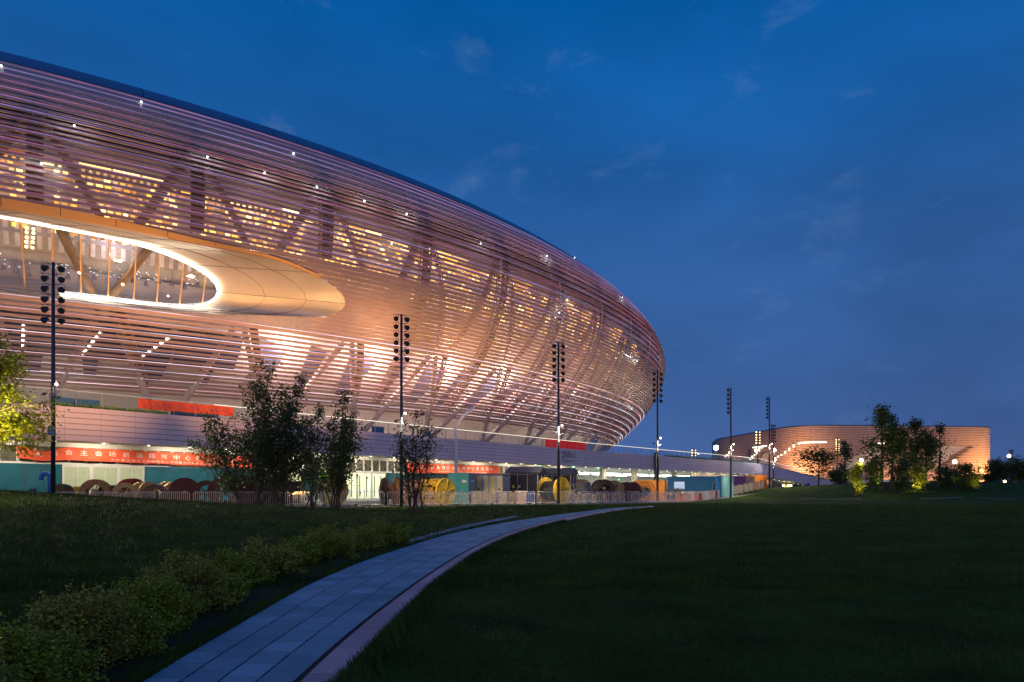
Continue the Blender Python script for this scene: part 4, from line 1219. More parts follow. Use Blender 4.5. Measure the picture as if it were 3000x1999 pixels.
post_lamp(2678, 1423, 98, 1.8, .16, 30, (1, .72, .3), 'low amber bollard lamp on the mound under the trees', 60)
post_lamp(2944, 1411, 130, 0, .2, 22, (1, .8, .45), 'small warm lamp low among the trees at the far right', 40)
post_lamp(2980, 1398, 130, 0, .2, 22, (1, .75, .4), 'small amber lamp high between the last two trees', 40)
post_lamp(2956, 1336, 148, 0, .32, 22, (1, .66, .28), 'amber lamp beside the distant far right mast', 60)

# ------------------------------------------------------------------ second arena
AC = [(101, 345), (95.5, 318), (101.5, 272), (102.2, 262), (104.6, 255.5), (109, 251.5), (115, 250.3), (124, 250.6), (150, 253.2), (170, 255.3), (177, 256.2), (182, 259), (184.4, 264), (185, 272), (186, 300)]
AR = resample([Vector((a, b, 0)) for a, b in AC], 110)
ar = thing('arena', 'distant rounded arena clad in glowing copper slats behind the trees', 'building', (0, 0, 0))
M_as = mat('arena_slat', (.60, .41, .30), .45, .15, var=.08, vs=.1)
HT = 24.9
nrm = []
for i in range(len(AR)):
    d = (AR[min(i+1, len(AR)-1)]-AR[max(i-1, 0)]).normalized(); nrm.append(Vector((d.y, -d.x, 0)))
def arp(i, off, z): p = AR[i]+nrm[i]*off; return Vector((p.x, p.y, z))
def in_open(pt):     # parallelogram stair openings given in arena wall coordinates (index along wall, z)
    i, z = pt
    for (i0, z0, i1, z1, w) in OPN:
        if z0 <= z <= z1:
            u = (z-z0)/(z1-z0); c = i0+(i1-i0)*u
            if c <= i <= c+w: return True
    return False
def ai(xp):
    return min(range(len(AR)), key=lambda i: abs(1500+F*AR[i].x/AR[i].y-xp)+(0 if AR[i].y < 330 else 99))
OPN = [(ai(2205), 9, ai(2232), 16.5, 4), (ai(2440), 8, ai(2565), 18.2, 6), (ai(2655), 8, ai(2775), 18, 6)]
sl_ = MB()
z = .5
while z < HT-.3:
    hh_ = [.14 if in_open((i, z)) else .45 for i in range(len(AR))]
    sl_.grid([[arp(i, -.22, z) for i in range(len(AR))], [arp(i, 0, z) for i in range(len(AR))], [arp(i, 0, z+hh_[i]) for i in range(len(AR))], [arp(i, -.22, z+hh_[i]) for i in range(len(AR))]])
    z += .63
sl_.build('louvres', M_as, ar)
bw = MB(); bw.grid([[arp(i, -2.2, 0) for i in range(len(AR))], [arp(i, -2.2, HT+.2) for i in range(len(AR))]]); bw.build('wall', mat('arena_wall', (.26, .16, .13), .7), ar)
tp = MB(); tp.grid([[arp(i, .15, HT) for i in range(len(AR))], [arp(i, .15, HT+.5) for i in range(len(AR))], [arp(i, -3, HT+.7) for i in range(len(AR))]]); tp.build('roof_edge', M_roof, ar)
tp = MB(); tp.poly([arp(i, -3, HT+.65) for i in range(len(AR))]); tp.build('roof', M_roof, ar)
for (i0, z0, i1, z1, w) in OPN:
    lo = MB()
    n_ = 10
    for k in range(n_):
        u = k/n_; u2 = (k+1)/n_
        a = int(i0+(i1-i0)*u); b = int(i0+(i1-i0)*u2)
        for q in range(w-1):
            lo.quad(arp(min(a+q, 108), -1.2, z0+(z1-z0)*u), arp(min(a+q+1, 109), -1.2, z0+(z1-z0)*u), arp(min(b+q+1, 109), -1.2, z0+(z1-z0)*u2), arp(min(b+q, 108), -1.2, z0+(z1-z0)*u2))
    lo.build('lit_stair_recess', mat('stair_recess', (.6, .5, .42), .6, emit=(1, .85, .62), es=.16, var=.3, vs=.5), ar)
M_aw = lamp_mat('arena_white', (1, .88, .66), 6)
def aline(xa, xb, y, hh=.35):
    i0, i1 = ai(xa), ai(xb); m_ = MB()
    zz = CZ+(HY-y)/F*AR[(i0+i1)//2].y
    for i in range(min(i0, i1), max(i0, i1)): m_.frame_box(arp(i, .12, zz), arp(i+1, .12, zz)-arp(i, .12, zz), -nrm[i]*.1, (0, 0, hh))
    m_.build('light_line', M_aw, ar)
aline(2340, 2425, 1298); aline(2570, 2622, 1301); aline(2782, 2847, 1304); aline(2205, 2248, 1310, .25)
m_ = MB()
def dots(xa, ya, xb, yb, n_):
    for k in range(n_):
        x = xa+(xb-xa)*k/(n_-1); y = ya+(yb-ya)*k/(n_-1); i = ai(x); d = arp(i, .3, 0).y; p = arp(i, .3, CZ+(HY-y)/F*d); m_.box(p, .40, .3, .30)
dots(2338, 1300, 2264, 1352, 12); dots(2232, 1312, 2200, 1346, 9); dots(2140, 1325, 2128, 1337, 4)
m_.build('stair_lamps', M_aw, ar)
for (x, y, dx, pw, c) in ((2320, 250, -12, 60000, (1, .50, .26)), (2375, 250, -14, 70000, (1, .50, .20)), (2440, 250, -12, 22000, (1, .45, .2)), (2880, 250, -10, 70000, (1, .50, .20)), (2820, 250, -14, 30000, (1, .5, .25)), (2150, 290, -14, 20000, (1, .55, .3)), (2240, 270, -14, 20000, (1, .55, .3)), (2720, 250, -14, 14000, (1, .5, .3)), (2600, 250, -14, 12000, (1, .5, .3))):
    i = ai(x); p = arp(i, 9, 1.5); spot(p, arp(i, 0, 13), pw*(.50 if x < 2600 else .85), c, 104, .9, .5)

# ------------------------------------------------------------------ yard objects
def yard(x, d): p = px(x, 0, d); return Vector((p.x, p.y, max(gz(p.x, p.y), 0)+.012))
def drum(x, d, r, col, kind, yaw, label, w=1.1, wound=None):
    loc = yard(x, d)
    t = thing('cable_drum', label, 'cable drum', loc, yaw, 'cable drums stored in the yard')
    c = mat('drum_%s' % col[0], col[1], .65, .1, var=.3, vs=4., bump=.3, bs=30)
    for sg in (-1, 1):
        m_ = MB(); cc = (0, sg*w/2, r)
        if kind == 'solid':
            m_.ring(cc, (0, 1, 0), r, .10, .06, 32)
            for k in range(8):
                a = k*math.pi/4; m_.box((0, 0, 0), .001, .001, .001)
            m_.v = m_.v[:32*4]; m_.f = m_.f[:32*4]
            for k in range(6):
                a = k*math.pi/3+.3; u = Vector((math.cos(a), 0, math.sin(a))); q = Vector((-u.z, 0, u.x))
                m_.frame_box(Vector(cc)+u*.12-q*.04+Vector((0, sg*.03-.02, 0)), u*(r-.16), q*.08, (0, .05*sg+.0, 0))
            m_.ring(cc, (0, 1, 0), r+.02, r-.07, .13, 32)
        elif kind == 'open':
            m_.ring(cc, (0, 1, 0), r, r*.62, .07, 32); m_.ring(cc, (0, 1, 0), .26, .08, .10, 16)
            for k in range(6):
                a = k*math.pi/3+.2; u = Vector((math.cos(a), 0, math.sin(a))); q = Vector((-u.z, 0, u.x))
                m_.frame_box(Vector(cc)+u*.2-q*.05-Vector((0, .025, 0)), u*(r*.5), q*.10, (0, .05, 0))
            m_.ring(cc, (0, 1, 0), r+.02, r-.06, .13, 32)
        else:
            m_.ring(cc, (0, 1, 0), r, r-.05, .06, 32); m_.ring(cc, (0, 1, 0), r*.42, r*.36, .05, 24); m_.ring(cc, (0, 1, 0), .2, .08, .08, 12)
            for k in range(22):
                a = k*math.pi/11; u = Vector((math.cos(a), 0, math.sin(a))); m_.tube([Vector(cc)+u*.15, Vector(cc)+u*(r-.03)], .016, 4)
        m_.build('flange', c, t)
    m_ = MB(); rb_ = r*(.55 if kind != 'spoke' else .40)
    m_.tube([(0, -w/2+.04, r), (0, w/2-.04, r)], rb_, 24, caps=False)
    m_.build('barrel', c, t, smooth=True)
    if wound:
        m_ = MB()
        for k in range(9):
            y_ = -w/2+.1+(w-.2)*k/8; m_.ring((0, y_, r), (0, 1, 0), r*.72+.02*(k % 2), r*.5, (w-.2)/9*.95, 28)
        m_.build('cable', mat('cable_black', (.02, .02, .022), .35), t)
    return t
C = dict(brown=('brown', (.22, .10, .04)), dbrown=('dark_brown', (.10, .055, .03)), yellow=('yellow', (.62, .36, .03)), red=('dark_red', (.12, .025, .02)), tan=('tan', (.36, .24, .10)),
         green=('green', (.05, .22, .15)), grey=('grey', (.09, .10, .12)), rose=('rose_brown', (.36, .17, .11)), bright=('bright_yellow', (.75, .48, .04)), rust=('rust', (.30, .14, .05)), redd=('red', (.30, .04, .02)), blueg=('blue_grey', (.09, .11, .18)))
D = [(184, 56, .90, 'dbrown', 'solid', .5, 'dark brown drum just right of the nearest mast'),
     (228, 57, .80, 'yellow', 'solid', .7, 'small yellow drum tucked behind the big rust brown one'),
     (281, 55, 1.08, 'rust', 'open', .35, 'big rust brown drum with an open hub showing light'),
     (322, 56.5, .85, 'dbrown', 'solid', 1.0, 'low dark drum between the rust brown and yellow drums'),
     (367, 55, .95, 'tan', 'open', .5, 'yellowish open-hub drum left of the twin tan drums'),
     (385, 59, 1.15, 'redd', 'solid', .8, 'bright red drum peeping over the yellowish row'),
     (425, 56, .98, 'tan', 'solid', 1.1, 'tan drum seen from its side'),
     (456, 55, .88, 'dbrown', 'open', .3, 'small dark open drum in front of the tan one'),
     (500, 57, 1.0, 'tan', 'solid', 1.0, 'tan drum leaning close to the large dark red one'),
     (541, 55.5, 1.15, 'red', 'solid', .45, 'large dark red drum left of the see-through wheel'),
     (605, 57, 1.05, 'dbrown', 'open', .4, 'dark see-through wheel drum between the two dark red ones'),
     (656, 55, 1.18, 'red', 'open', .35, 'large dark red drum with glowing green hub next to the shrubs'),
     (725, 56, 1.0, 'red', 'solid', .5, 'dark red drum mostly hidden behind the leafy shrubs'),
     (940, 56.5, 1.15, 'green', 'spoke', .25, 'green wire-spoked drum behind the rightmost big shrub'),
     (975, 60, 1.25, 'yellow', 'solid', .9, 'yellow drum behind the green spoked one'),
     (1144, 57, 1.18, 'brown', 'solid', 1.42, 'brown drum turned edge-on left of the second mast', ),
     (1192, 58, 1.05, 'rose', 'solid', .9, 'narrow rose brown drum just right of the second mast'),
     (1221, 58, 1.08, 'rose', 'solid', .55, 'round rose brown drum behind the lone sapling'),
     (1255, 58.5, 1.12, 'yellow', 'open', .6, 'yellow open drum in the middle of the pair'),
     (1293, 59, 1.16, 'bright', 'solid', .9, 'bright yellow drum left of the teal cabinet'),
     (1622, 66.5, 1.28, 'bright', 'solid', .85, 'great yellow drum wound with black cable behind the third mast', 2.0, True),
     (1700, 76, 1.25, 'tan', 'solid', .3, 'tan flange rising behind the grey spoked drums'),
     (1688, 68, 1.0, 'grey', 'spoke', .35, 'grey spoked drum just right of the yellow one'),
     (1718, 70, 1.05, 'grey', 'spoke', .45, 'second grey spoked drum beside its twin'),
     (1736, 74, 1.1, 'blueg', 'solid', 1.1, 'blue grey drum seen from the side'),
     (1765, 71, 1.2, 'dbrown', 'open', .35, 'large dark wheel drum in front of the tan barrel'),
     (1790, 77, 1.2, 'tan', 'open', .6, 'tan open drum standing behind the dark wheel'),
     (1808, 74, 1.0, 'tan', 'solid', 1.0, 'pale tan drum lying between two dark wheels'),
     (1822, 80, 1.1, 'dbrown', 'open', .3, 'thin dark wheel high at the back'),
     (1846, 75, 1.1, 'red', 'solid', .5, 'dark red drum left of the small green one'),
     (1875, 76, .9, 'green', 'spoke', .4, 'small green spoked drum near the orange container'),
     (1888, 79, 1.15, 'dbrown', 'spoke', .3, 'thin dark spoked wheel in front of the orange container'),
     (1985, 82, .8, 'grey', 'spoke', .3, 'small grey wheel below the cabin window'),
     (1966, 80, .7, 'dbrown', 'spoke', .9, 'tiny dark spoked wheel behind the white barriers')]
for a in D:
    x, d, r, c, k, yw, lab = a[:7]
    drum(x, d, r, C[c], k, yw, 'cable drum: '+lab if 'drum' not in lab else lab, *(a[7:8] or (1.0,)), wound=(a[8] if len(a) > 8 else None))
# barriers
M_galv = mat('galvanised', (.62, .60, .58), .45, .6, var=.1)
M_rw = bpy.data.materials.new('red_white'); M_rw.use_nodes = True
def redwhite():
    t = M_rw.node_tree; b = t.nodes['Principled BSDF']; tcn = N('ShaderNodeTexCoord', t); w = N('ShaderNodeTexWave', t); w.bands_direction = 'X'; w.inputs['Scale'].default_value = .9
    mpn = N('ShaderNodeMapping', t); mpn.inputs['Scale'].default_value = (1, 1, 1); t.links.new(tcn.outputs['Object'], mpn.inputs[0])
    sp2 = N('ShaderNodeSeparateXYZ', t); t.links.new(tcn.outputs['Object'], sp2.inputs[0])
    ad2 = N('ShaderNodeMath', t, operation='ADD'); t.links.new(sp2.outputs[0], ad2.inputs[0]); t.links.new(sp2.outputs[2], ad2.inputs[1])
    md = N('ShaderNodeMath', t, operation='PINGPONG'); md.inputs[1].default_value = .45; t.links.new(ad2.outputs[0], md.inputs[0])
    r = N('ShaderNodeValToRGB', t); ramp(r, [(0, (.62, .60, .57)), (.34, (.55, .05, .03))], 'CONSTANT'); t.links.new(md.outputs[0], r.inputs[0]); t.links.new(r.outputs[0], b.inputs['Base Color']); b.inputs['Roughness'].default_value = .45
redwhite()
def make_barrier(kind, name='crowd_barrier'):
    t = thing(name, 'x', 'barrier')
    H = 1.16 if kind == 0 else 1.0
    L = 2.12 if kind == 0 else 1.5
    m_ = MB()
    if kind == 0:
        m_.tube([(-L/2, 0, .12), (-L/2, 0, H-.1), (-L/2+.1, 0, H), (L/2-.1, 0, H), (L/2, 0, H-.1), (L/2, 0, .12)], .021, 6); m_.tube([(-L/2, 0, .16), (L/2, 0, .16)], .018, 6)
    else:
        pts = [(-L/2, 0, .1), (-L/2, 0, H-.35)]+[(-L/2+.35-.35*math.cos(a), 0, H-.35+.35*math.sin(a)) for a in (.5, 1.0, 1.57)]+[(L/2-.35+.35*math.sin(a), 0, H-.35+.35*math.cos(a)) for a in (0, .57, 1.07, 1.57)]+[(L/2, 0, .1)]
        m_.tube(pts, .026, 6); m_.tube([(-L/2, 0, .2), (L/2, 0, .2)], .022, 6)
    m_.build('frame', M_galv if kind == 0 else M_rw, t)
    m_ = MB(); n_ = 15 if kind == 0 else 8
    for k in range(1, n_):
        x = -L/2+L*k/n_; m_.tube([(x, 0, .16), (x, 0, H-(.0 if kind == 0 else .02+.25*max(0, (abs(x)/(L/2)-.6)/.4)**2))], .012 if kind == 0 else .014, 4)
    m_.build('bars', M_galv, t)
    for x in (-L/2+.15, L/2-.15):
        m_ = MB(); m_.tube([(x, -.28, .0), (x, -.22, .1), (x, .22, .1), (x, .28, 0)], .02, 5); m_.build('foot', M_galv, t)
    return t
proto = make_barrier(0)
BL = [(-36, 49.6), (-34, 49.8), (-12.2, 52.8), (-2.2, 58.8), (6.8, 65.2), (19, 76), (27.5, 91)]
P_ = resample([Vector((a, b, 0)) for a, b in BL], 300)
acc = 0; last = P_[0]; places = []
i = 0
while i < 299:
    j = i
    while j < 299 and (P_[j]-P_[i]).length < 2.17: j += 1
    mid = (P_[i]+P_[j])/2; dv = P_[j]-P_[i]; places.append((mid, math.atan2(dv.y, dv.x))); i = j
LM = [(x, n_) for x, n_ in ((156, 'the nearest mast'), (280, 'the rust brown open-hub drum'), (425, 'the tan drums'), (541, 'the large dark red drum'), (656, 'the dark red drum with green hub'), (752, 'the dense leafy shrubs'), (880, 'the two tallest shrubs'), (983, 'the rightmost big shrub'), (1065, 'the brightly lit doors'), (1144, 'the edge-on brown drum'), (1176, 'the second mast'), (1250, 'the rose brown drums'), (1293, 'the bright yellow drum'), (1345, 'the teal cabinet'), (1430, 'the yellow-doored cabinet'), (1520, 'the first black kiosk'), (1580, 'the blue bin'), (1636, 'the third mast'), (1700, 'the grey spoked drums'), (1765, 'the large dark wheel drum'), (1846, 'the small green drum'), (1926, 'the fourth mast'), (2010, 'the barred cabin window'), (2090, 'the bright blue corner post'))]
used = {}
first = True
for k, (mid, a) in enumerate(places):
    o = proto if first else dup(proto); first = False
    o.location = (mid.x, mid.y, max(gz(mid.x, mid.y), 0)+.012); o.rotation_euler = (0, 0, a+rng.uniform(-.03, .03))
    xp = 1500+F*mid.x/mid.y
    nm = min(LM, key=lambda q: abs(q[0]-xp)); c = used.setdefault(nm[1], 0); used[nm[1]] += 1
    side = 'directly before' if abs(nm[0]-xp) < 14 else ('just left of' if xp < nm[0] else 'just right of')
    tag(o, 'grey barrier %s %s' % (side, nm[1])+('' if c == 0 else [', second', ', third', ', fourth', ', fifth'][min(c-1, 3)]), 'barrier', 'grey steel barriers along the lawn edge')
proto2 = make_barrier(1, 'arched_barrier')
B2 = [(870, 55.2, .1), (893, 55.6, .1), (946, 55, .1), (1215, 55.5, .9), (1262, 56.5, .2), (1345, 58.5, .0), (1372, 59, .5), (1445, 60.5, .3), (1477, 61, .3), (1560, 63, .1), (1672, 66, .5), (1697, 66.5, .5), (1726, 67.5, .4), (1757, 68.5, .4), (1786, 69.5, .4), (1812, 70.5, .5), (1868, 73, .5), (1893, 74, .6), (1912, 75, .6), (1945, 76.5, .7), (1960, 78.0, .9), (1975, 78, .8), (1990, 79.5, .8), (2004, 80, 1.), (2018, 82, .9), (2032, 83, .9), (2046, 84.5, .9), (2060, 86, .8), (2075, 88, .8)]
descs = {870: 'left of the two behind the big shrubs', 893: 'right of the two behind the big shrubs', 946: 'before the green wire-spoked drum', 1215: 'turned sideways behind the lone sapling', 1262: 'before the yellow open drum', 1345: 'before the teal cabinet', 1372: 'twisted against the plywood sheets', 1445: 'before the yellow-doored cabinet', 1477: 'beside the brown crates', 1560: 'wrapped round the blue bin', 1672: 'leaning right of the big yellow drum', 1697: 'before the first grey spoked drum', 1726: 'before the second grey spoked drum', 1757: 'before the large dark wheel drum', 1786: 'before the tan open drum', 1812: 'left of the white bin bag', 1868: 'before the small green drum', 1893: 'before the thin spoked wheel', 1912: 'just left of the fourth mast', 1945: 'just right of the fourth mast', 1960: 'turned edge-on before the dark spoked wheel', 1975: 'left end of the white heap below the cabin', 1990: 'under the barred cabin window', 2004: 'right of the barred cabin window', 2018: 'before the blue cabin wall', 2032: 'middle of the row before the blue cabin wall', 2046: 'third before the blue cabin wall', 2060: 'left of the red barrel', 2075: 'next to the bright blue corner post'}
for k, (x, d, a) in enumerate(B2):
    o = proto2 if k == 0 else dup(proto2)
    o.location = yard(x, d); o.rotation_euler = (rng.uniform(-.12, .12) if k > 9 else 0, 0, a+rng.uniform(-.2, .2))
    tag(o, 'red and white arched barrier '+descs[x], 'barrier', 'red and white barriers in the yard')

def boxthing(name, label, cat, x, d, w, dp, h, yaw, m, group=None):
    t = thing(name, label, cat, yard(x, d), yaw, group); return t
def panel_box(t, w, dp, h, m, ribs=0, part='body', z=0):
    mb = MB(); mb.box((0, 0, z+h/2), w, dp, h); b = mb.build(part, m, t)
    if ribs:
        r_b = MB(); n_ = int(w/ribs)
        for k in range(n_):
            r_b.box((-w/2+(k+.5)*w/n_, -dp/2-.02, z+h/2), w/n_*.5, .04, h-.25)
        n_ = int(dp/ribs)
        for k in range(n_):
            for sg in (-1, 1): r_b.box((sg*(w/2+.02), -dp/2+(k+.5)*dp/n_, z+h/2), .04, dp/n_*.5, h-.25)
        for zz in (z+.07, z+h-.07): r_b.box((0, 0, zz), w+.1, dp+.1, .12)
        for sx in (-1, 1):
            for sy in (-1, 1): r_b.box((sx*w/2, sy*dp/2, z+h/2), .15, .15, h+.02)
        r_b.build('corrugation', m, t)
    return b
# dark generators behind the shrubs
t = boxthing('generator', 'large black generator box behind the dense shrubs', 'generator', 768, 61, 4, 2, 2.5, .1, None)
panel_box(t, 3.9, 1.8, 2.5, mat('black_paint', (.012, .012, .02), .5), .35)
m_ = MB(); m_.tube([(1.2, 0, 2.5), (1.2, 0, 3.0)], .1, 8); m_.build('exhaust', MATS['black_paint'], t)
t = boxthing('generator', 'smaller black generator box right of the bigger one', 'generator', 860, 61, 1.4, 1.2, 2.1, .1, None)
panel_box(t, 1.35, 1.3, 2.1, MATS['black_paint'], .35)
m_ = MB(); m_.box((0, -.67, 1.0), .8, .04, 1.4); m_.build('door', mat('black_door', (.02, .02, .03), .4), t)
# teal cabinet with navy end
t = boxthing('transformer_cabinet', 'teal green transformer cabinet with dark navy end and white notice', 'cabinet', 1345, 66, 1.9, 1.2, 2.9, 0, None)
M_t = mat('teal_paint', (.05, .33, .29), .5, var=.08); M_nv = mat('navy_paint', (.02, .05, .12), .5)
panel_box(t, 1.95, 1.6, 2.95, M_t)
m_ = MB(); m_.box((1.32, 0, 1.47), .68, 1.58, 2.94); m_.build('end_bay', M_nv, t)
for sx in (-.49, .49):
    m_ = MB(); m_.box((sx, -.815, 1.5), .93, .03, 2.6); dd = m_.build('door', M_t, t)
    for zz in (.7, 1.5, 2.3):
        m_ = MB(); m_.box((sx+(.43 if sx < 0 else -.43), -.84, zz), .04, .03, .16); m_.build('hinge', M_nv, dd)
m_ = MB(); m_.box((.55, -.84, 2.15), .42, .012, .22); m_.build('notice', mat('notice_white', (.7, .66, .6), .6), t)
m_ = MB(); m_.box((1.35, -.80, 2.2), .34, .012, .2); m_.build('notice', mat('notice_blue', (.10, .14, .35), .6), t)
# grey cabinet with yellow doors
t = boxthing('switchgear_cabinet', 'grey switchgear cabinet with four ribbed yellow doors and warning triangles', 'cabinet', 1433, 68, 2.9, 1.6, 2.85, 0, None)
M_gr = mat('grey_paint', (.26, .27, .33), .5); M_ye = mat('cream_yellow', (.62, .52, .22), .5)
panel_box(t, 2.75, 1.6, 2.85, M_gr)
for k in range(4):
    x = -1.0+k*.68
    m_ = MB(); m_.box((x, -.81, 1.45), .46, .03, 2.45); dd = m_.build('door', M_ye, t)
    m_ = MB()
    for q in range(4): m_.box((x-.17+q*.115, -.835, 2.0), .018, .02, 1.1)
    for q in range(5): m_.box((x, -.835, .35+q*.12), .42, .02, .02)
    m_.build('ribs', mat('dark_line', (.12, .1, .06), .6), dd)
    if k in (0, 3):
        m_ = MB(); m_.poly([(x-.14, -.85, 1.3), (x+.14, -.85, 1.3), (x, -.85, 1.55)]); m_.build('warning_triangle', mat('tri_black', (.05, .05, .02), .5), dd)
m_ = MB(); m_.box((1.72, .1, 1.42), .68, 1.5, 2.84); m_.build('end_bay', mat('indigo_paint', (.06, .07, .18), .5), t)
m_ = MB()
for q in range(4): m_.box((1.5+q*.14, -.67, 1.7), .02, .03, 1.4)
m_.build('end_ribs', MATS['tri_black'], t)
m_ = MB(); m_.box((.2, 0, 2.9), 3.8, 1.8, .1); m_.build('roof', mat('roof_grey', (.12, .12, .14), .6), t)
# black kiosks
def kiosk(x, d, w, dp, h, yaw, label):
    t = boxthing('equipment_kiosk', label, 'kiosk', x, d, w, dp, h, yaw, None, 'black tile-roofed kiosks')
    M_bk = mat('kiosk_black', (.02, .02, .03), .35, var=.2); M_ln = mat('kiosk_trim', (.42, .42, .44), .5); M_tl = mat('roof_tiles', (.10, .10, .12), .5)
    panel_box(t, w, dp, h, M_bk)
    fr = MB(); n_ = max(2, int(w/.85))
    for k in range(n_+1): fr.box((-w/2+w*k/n_, -dp/2-.02, h/2), .045, .04, h)
    for zz in (.08, h-.12): fr.box((0, -dp/2-.02, zz), w, .045, .05)
    n2 = max(2, int(dp/.8))
    for k in range(n2+1):
        for sg in (1,): fr.box((w/2+.02, -dp/2+dp*k/n2, h/2), .04, .045, h)
    fr.build('trim', M_ln, t)
    rf = MB(); e = .28; rh = .62
    # gable roof, ridge along x
    for k in range(int((w+2*e)/.14)):
        xx = -w/2-e+k*.14
        for sg in (-1, 1): rf.tube([(xx+.07, sg*(dp/2+e), h), (xx+.07, 0, h+rh)], .075, 6)
    rf.quad((-w/2-e, -dp/2-e, h-.03), (w/2+e, -dp/2-e, h-.03), (w/2+e, 0, h+rh-.03), (-w/2-e, 0, h+rh-.03)); rf.quad((-w/2-e, dp/2+e, h-.03), (w/2+e, dp/2+e, h-.03), (w/2+e, 0, h+rh-.03), (-w/2-e, 0, h+rh-.03))
    rf.build('roof', M_tl, t)
    gb_ = MB()
    for sg in (-1, 1): gb_.poly([(sg*(w/2+e*.8), -dp/2-e, h-.05), (sg*(w/2+e*.8), dp/2+e, h-.05), (sg*(w/2+e*.8), 0, h+rh)])
    gb_.build('gable', M_bk, t)
    for k, (xx, c) in enumerate(((-w*.3, (.65, .5, .05)), (-w*.1, (.6, .45, .42)))):
        m_ = MB(); m_.box((xx, -dp/2-.05, h*.55), .22, .01, .28); m_.build('notice', mat('notice_%d' % k, c, .6), t)
    return t
kiosk(1542, 70, 3.3, 2.0, 3.05, -.42, 'black tile-roofed kiosk with yellow and pink notices, left of its twin')
kiosk(1640, 75, 3.2, 2.0, 3.05, -.42, 'black tile-roofed kiosk behind the great yellow drum and third mast')
# shipping containers and cabins
def container(label, x, d, w, dp, h, yaw, m, win=None, door=None, name='container', z=0):
    t = boxthing(name, label, 'container', x, d, w, dp, h, yaw, m, 'containers and cabins in the yard')
    panel_box(t, w, dp, h, m, .28)
    if win:
        for (wx, wz, ww, wh, lit) in win:
            f_ = MB(); f_.box((wx, -dp/2-.07, wz), ww+.1, .04, wh+.1); fo = f_.build('window', mat('win_frame', (.5, .55, .6), .5), t)
            f_ = MB(); f_.box((wx, -dp/2-.10, wz), ww, .02, wh); f_.build('pane', mat('cabin_lit', (.5, .6, .8), .4, emit=(.62, .78, 1), es=.65) if lit else mat('pane_dark', (.05, .07, .1), .2), fo)
            f_ = MB()
            for q in range(7): f_.box((wx-ww/2+ww*(q+.5)/7, -dp/2-.13, wz), .02, .02, wh)
            f_.box((wx, -dp/2-.13, wz), ww, .02, .03); f_.build('bars', mat('win_bar', (.2, .25, .3), .5), fo)
    return t
M_or = mat('container_orange', (.55, .20, .02), .5, var=.1); M_bl = mat('container_blue', (.03, .22, .34), .45, var=.08); M_lb = mat('cabin_teal', (.20, .48, .52), .5, var=.05)
container('orange corrugated container half hidden behind the fourth mast', 1905, 86, 3.7, 2.2, 2.5, -.35, M_or)
container('long blue cabin with a lit barred window', 2030, 95, 7.0, 2.4, 3.0, -.12, M_bl, [(-2.0, 1.75, 1.35, .95, True), (2.9, 1.5, .8, 1.4, False)], name='site_cabin')
container('pale teal cabin glowing softly next to the fifth mast', 2118, 97, 2.1, 2.4, 2.85, -.1, M_lb, name='site_cabin')
m_ = MB(); t = thing('corner_post', 'bright blue upright post between the two cabins', 'post', yard(2101, 92)); m_.box((0, 0, 1.35), .34, .3, 2.9); m_.build('post', mat('post_blue', (.04, .36, .75), .4), t); m_ = MB(); m_.box((0, 0, 2.85), .42, .38, .12); m_.build('cap', MATS['post_blue'], t)
container('purple and maroon container behind the fifth mast', 2160, 112, 1.8, 2.2, 2.3, 0, mat('container_purple', (.20, .05, .22), .5))
container('plain orange container at the lawn edge below the lit bay', 2214, 118, 2.9, 2.2, 2.5, -.05, mat('container_orange_plain', (.62, .19, .02), .6))
# scrap, bins, sheets
def sheets(label, x, d, w, h, yaw, m, lean=.12, n_=3):
    t = thing('plywood_sheets', label, 'sheets', yard(x, d), yaw, 'stacked boards in the yard')
    for k in range(n_):
        m_ = MB(); o_ = .07*k
        m_.frame_box((-w/2+.08*k, -o_, 0), (w-.1*k, 0, 0), (0, .04, 0), (.03*k, lean, h-.06*k)); m_.build('board', m, t)
M_ply = mat('plywood', (.38, .28, .20), .75, var=.3, vs=5)
sheets('pale plywood sheets leaning under the yellow-doored cabinet, left end', 1400, 62, 1.15, 1.22, .0, M_ply)
sheets('wide plywood sheets leaning beside the brown crates', 1432, 64, .6, 1.2, .1, M_ply)
sheets('pink-tinged plywood sheets just left of the blue bin', 1525, 64.5, 1.1, 1.25, .1, mat('plywood_pink', (.42, .30, .25), .75, var=.3, vs=5))
sheets('long plywood sheets behind the arched barriers left of the crates', 1470, 65, 1.0, 1.2, -.1, M_ply)
def crate(label, x, d, w, h, m):
    t = thing('wooden_crate', label, 'crate', yard(x, d), .2, 'wooden crates in the yard')
    m_ = MB()
    for k in range(5): m_.box((0, -w/2, h*(k+.5)/5), w, .03, h/5*.8)
    for k in range(5): m_.box((w/2, 0, h*(k+.5)/5), .03, w, h/5*.8)
    m_.build('slats', m, t); m_ = MB(); m_.box((0, 0, h/2), w*.96, w*.96, h*.98); m_.build('core', mat('crate_dark', (.10, .07, .05), .8), t)
    m_ = MB(); m_.box((0, 0, h+.02), w*1.05, w*1.05, .05); m_.build('lid', m, t)
crate('brown wooden crate right of the wide plywood sheets', 1492, 66, .9, 1.05, mat('crate_wood', (.30, .20, .11), .8, var=.25))
crate('pale wooden crate sitting behind the edge-on brown drum', 1163, 60, 1.1, 1.7, mat('crate_pale', (.62, .42, .16), .8, var=.2))
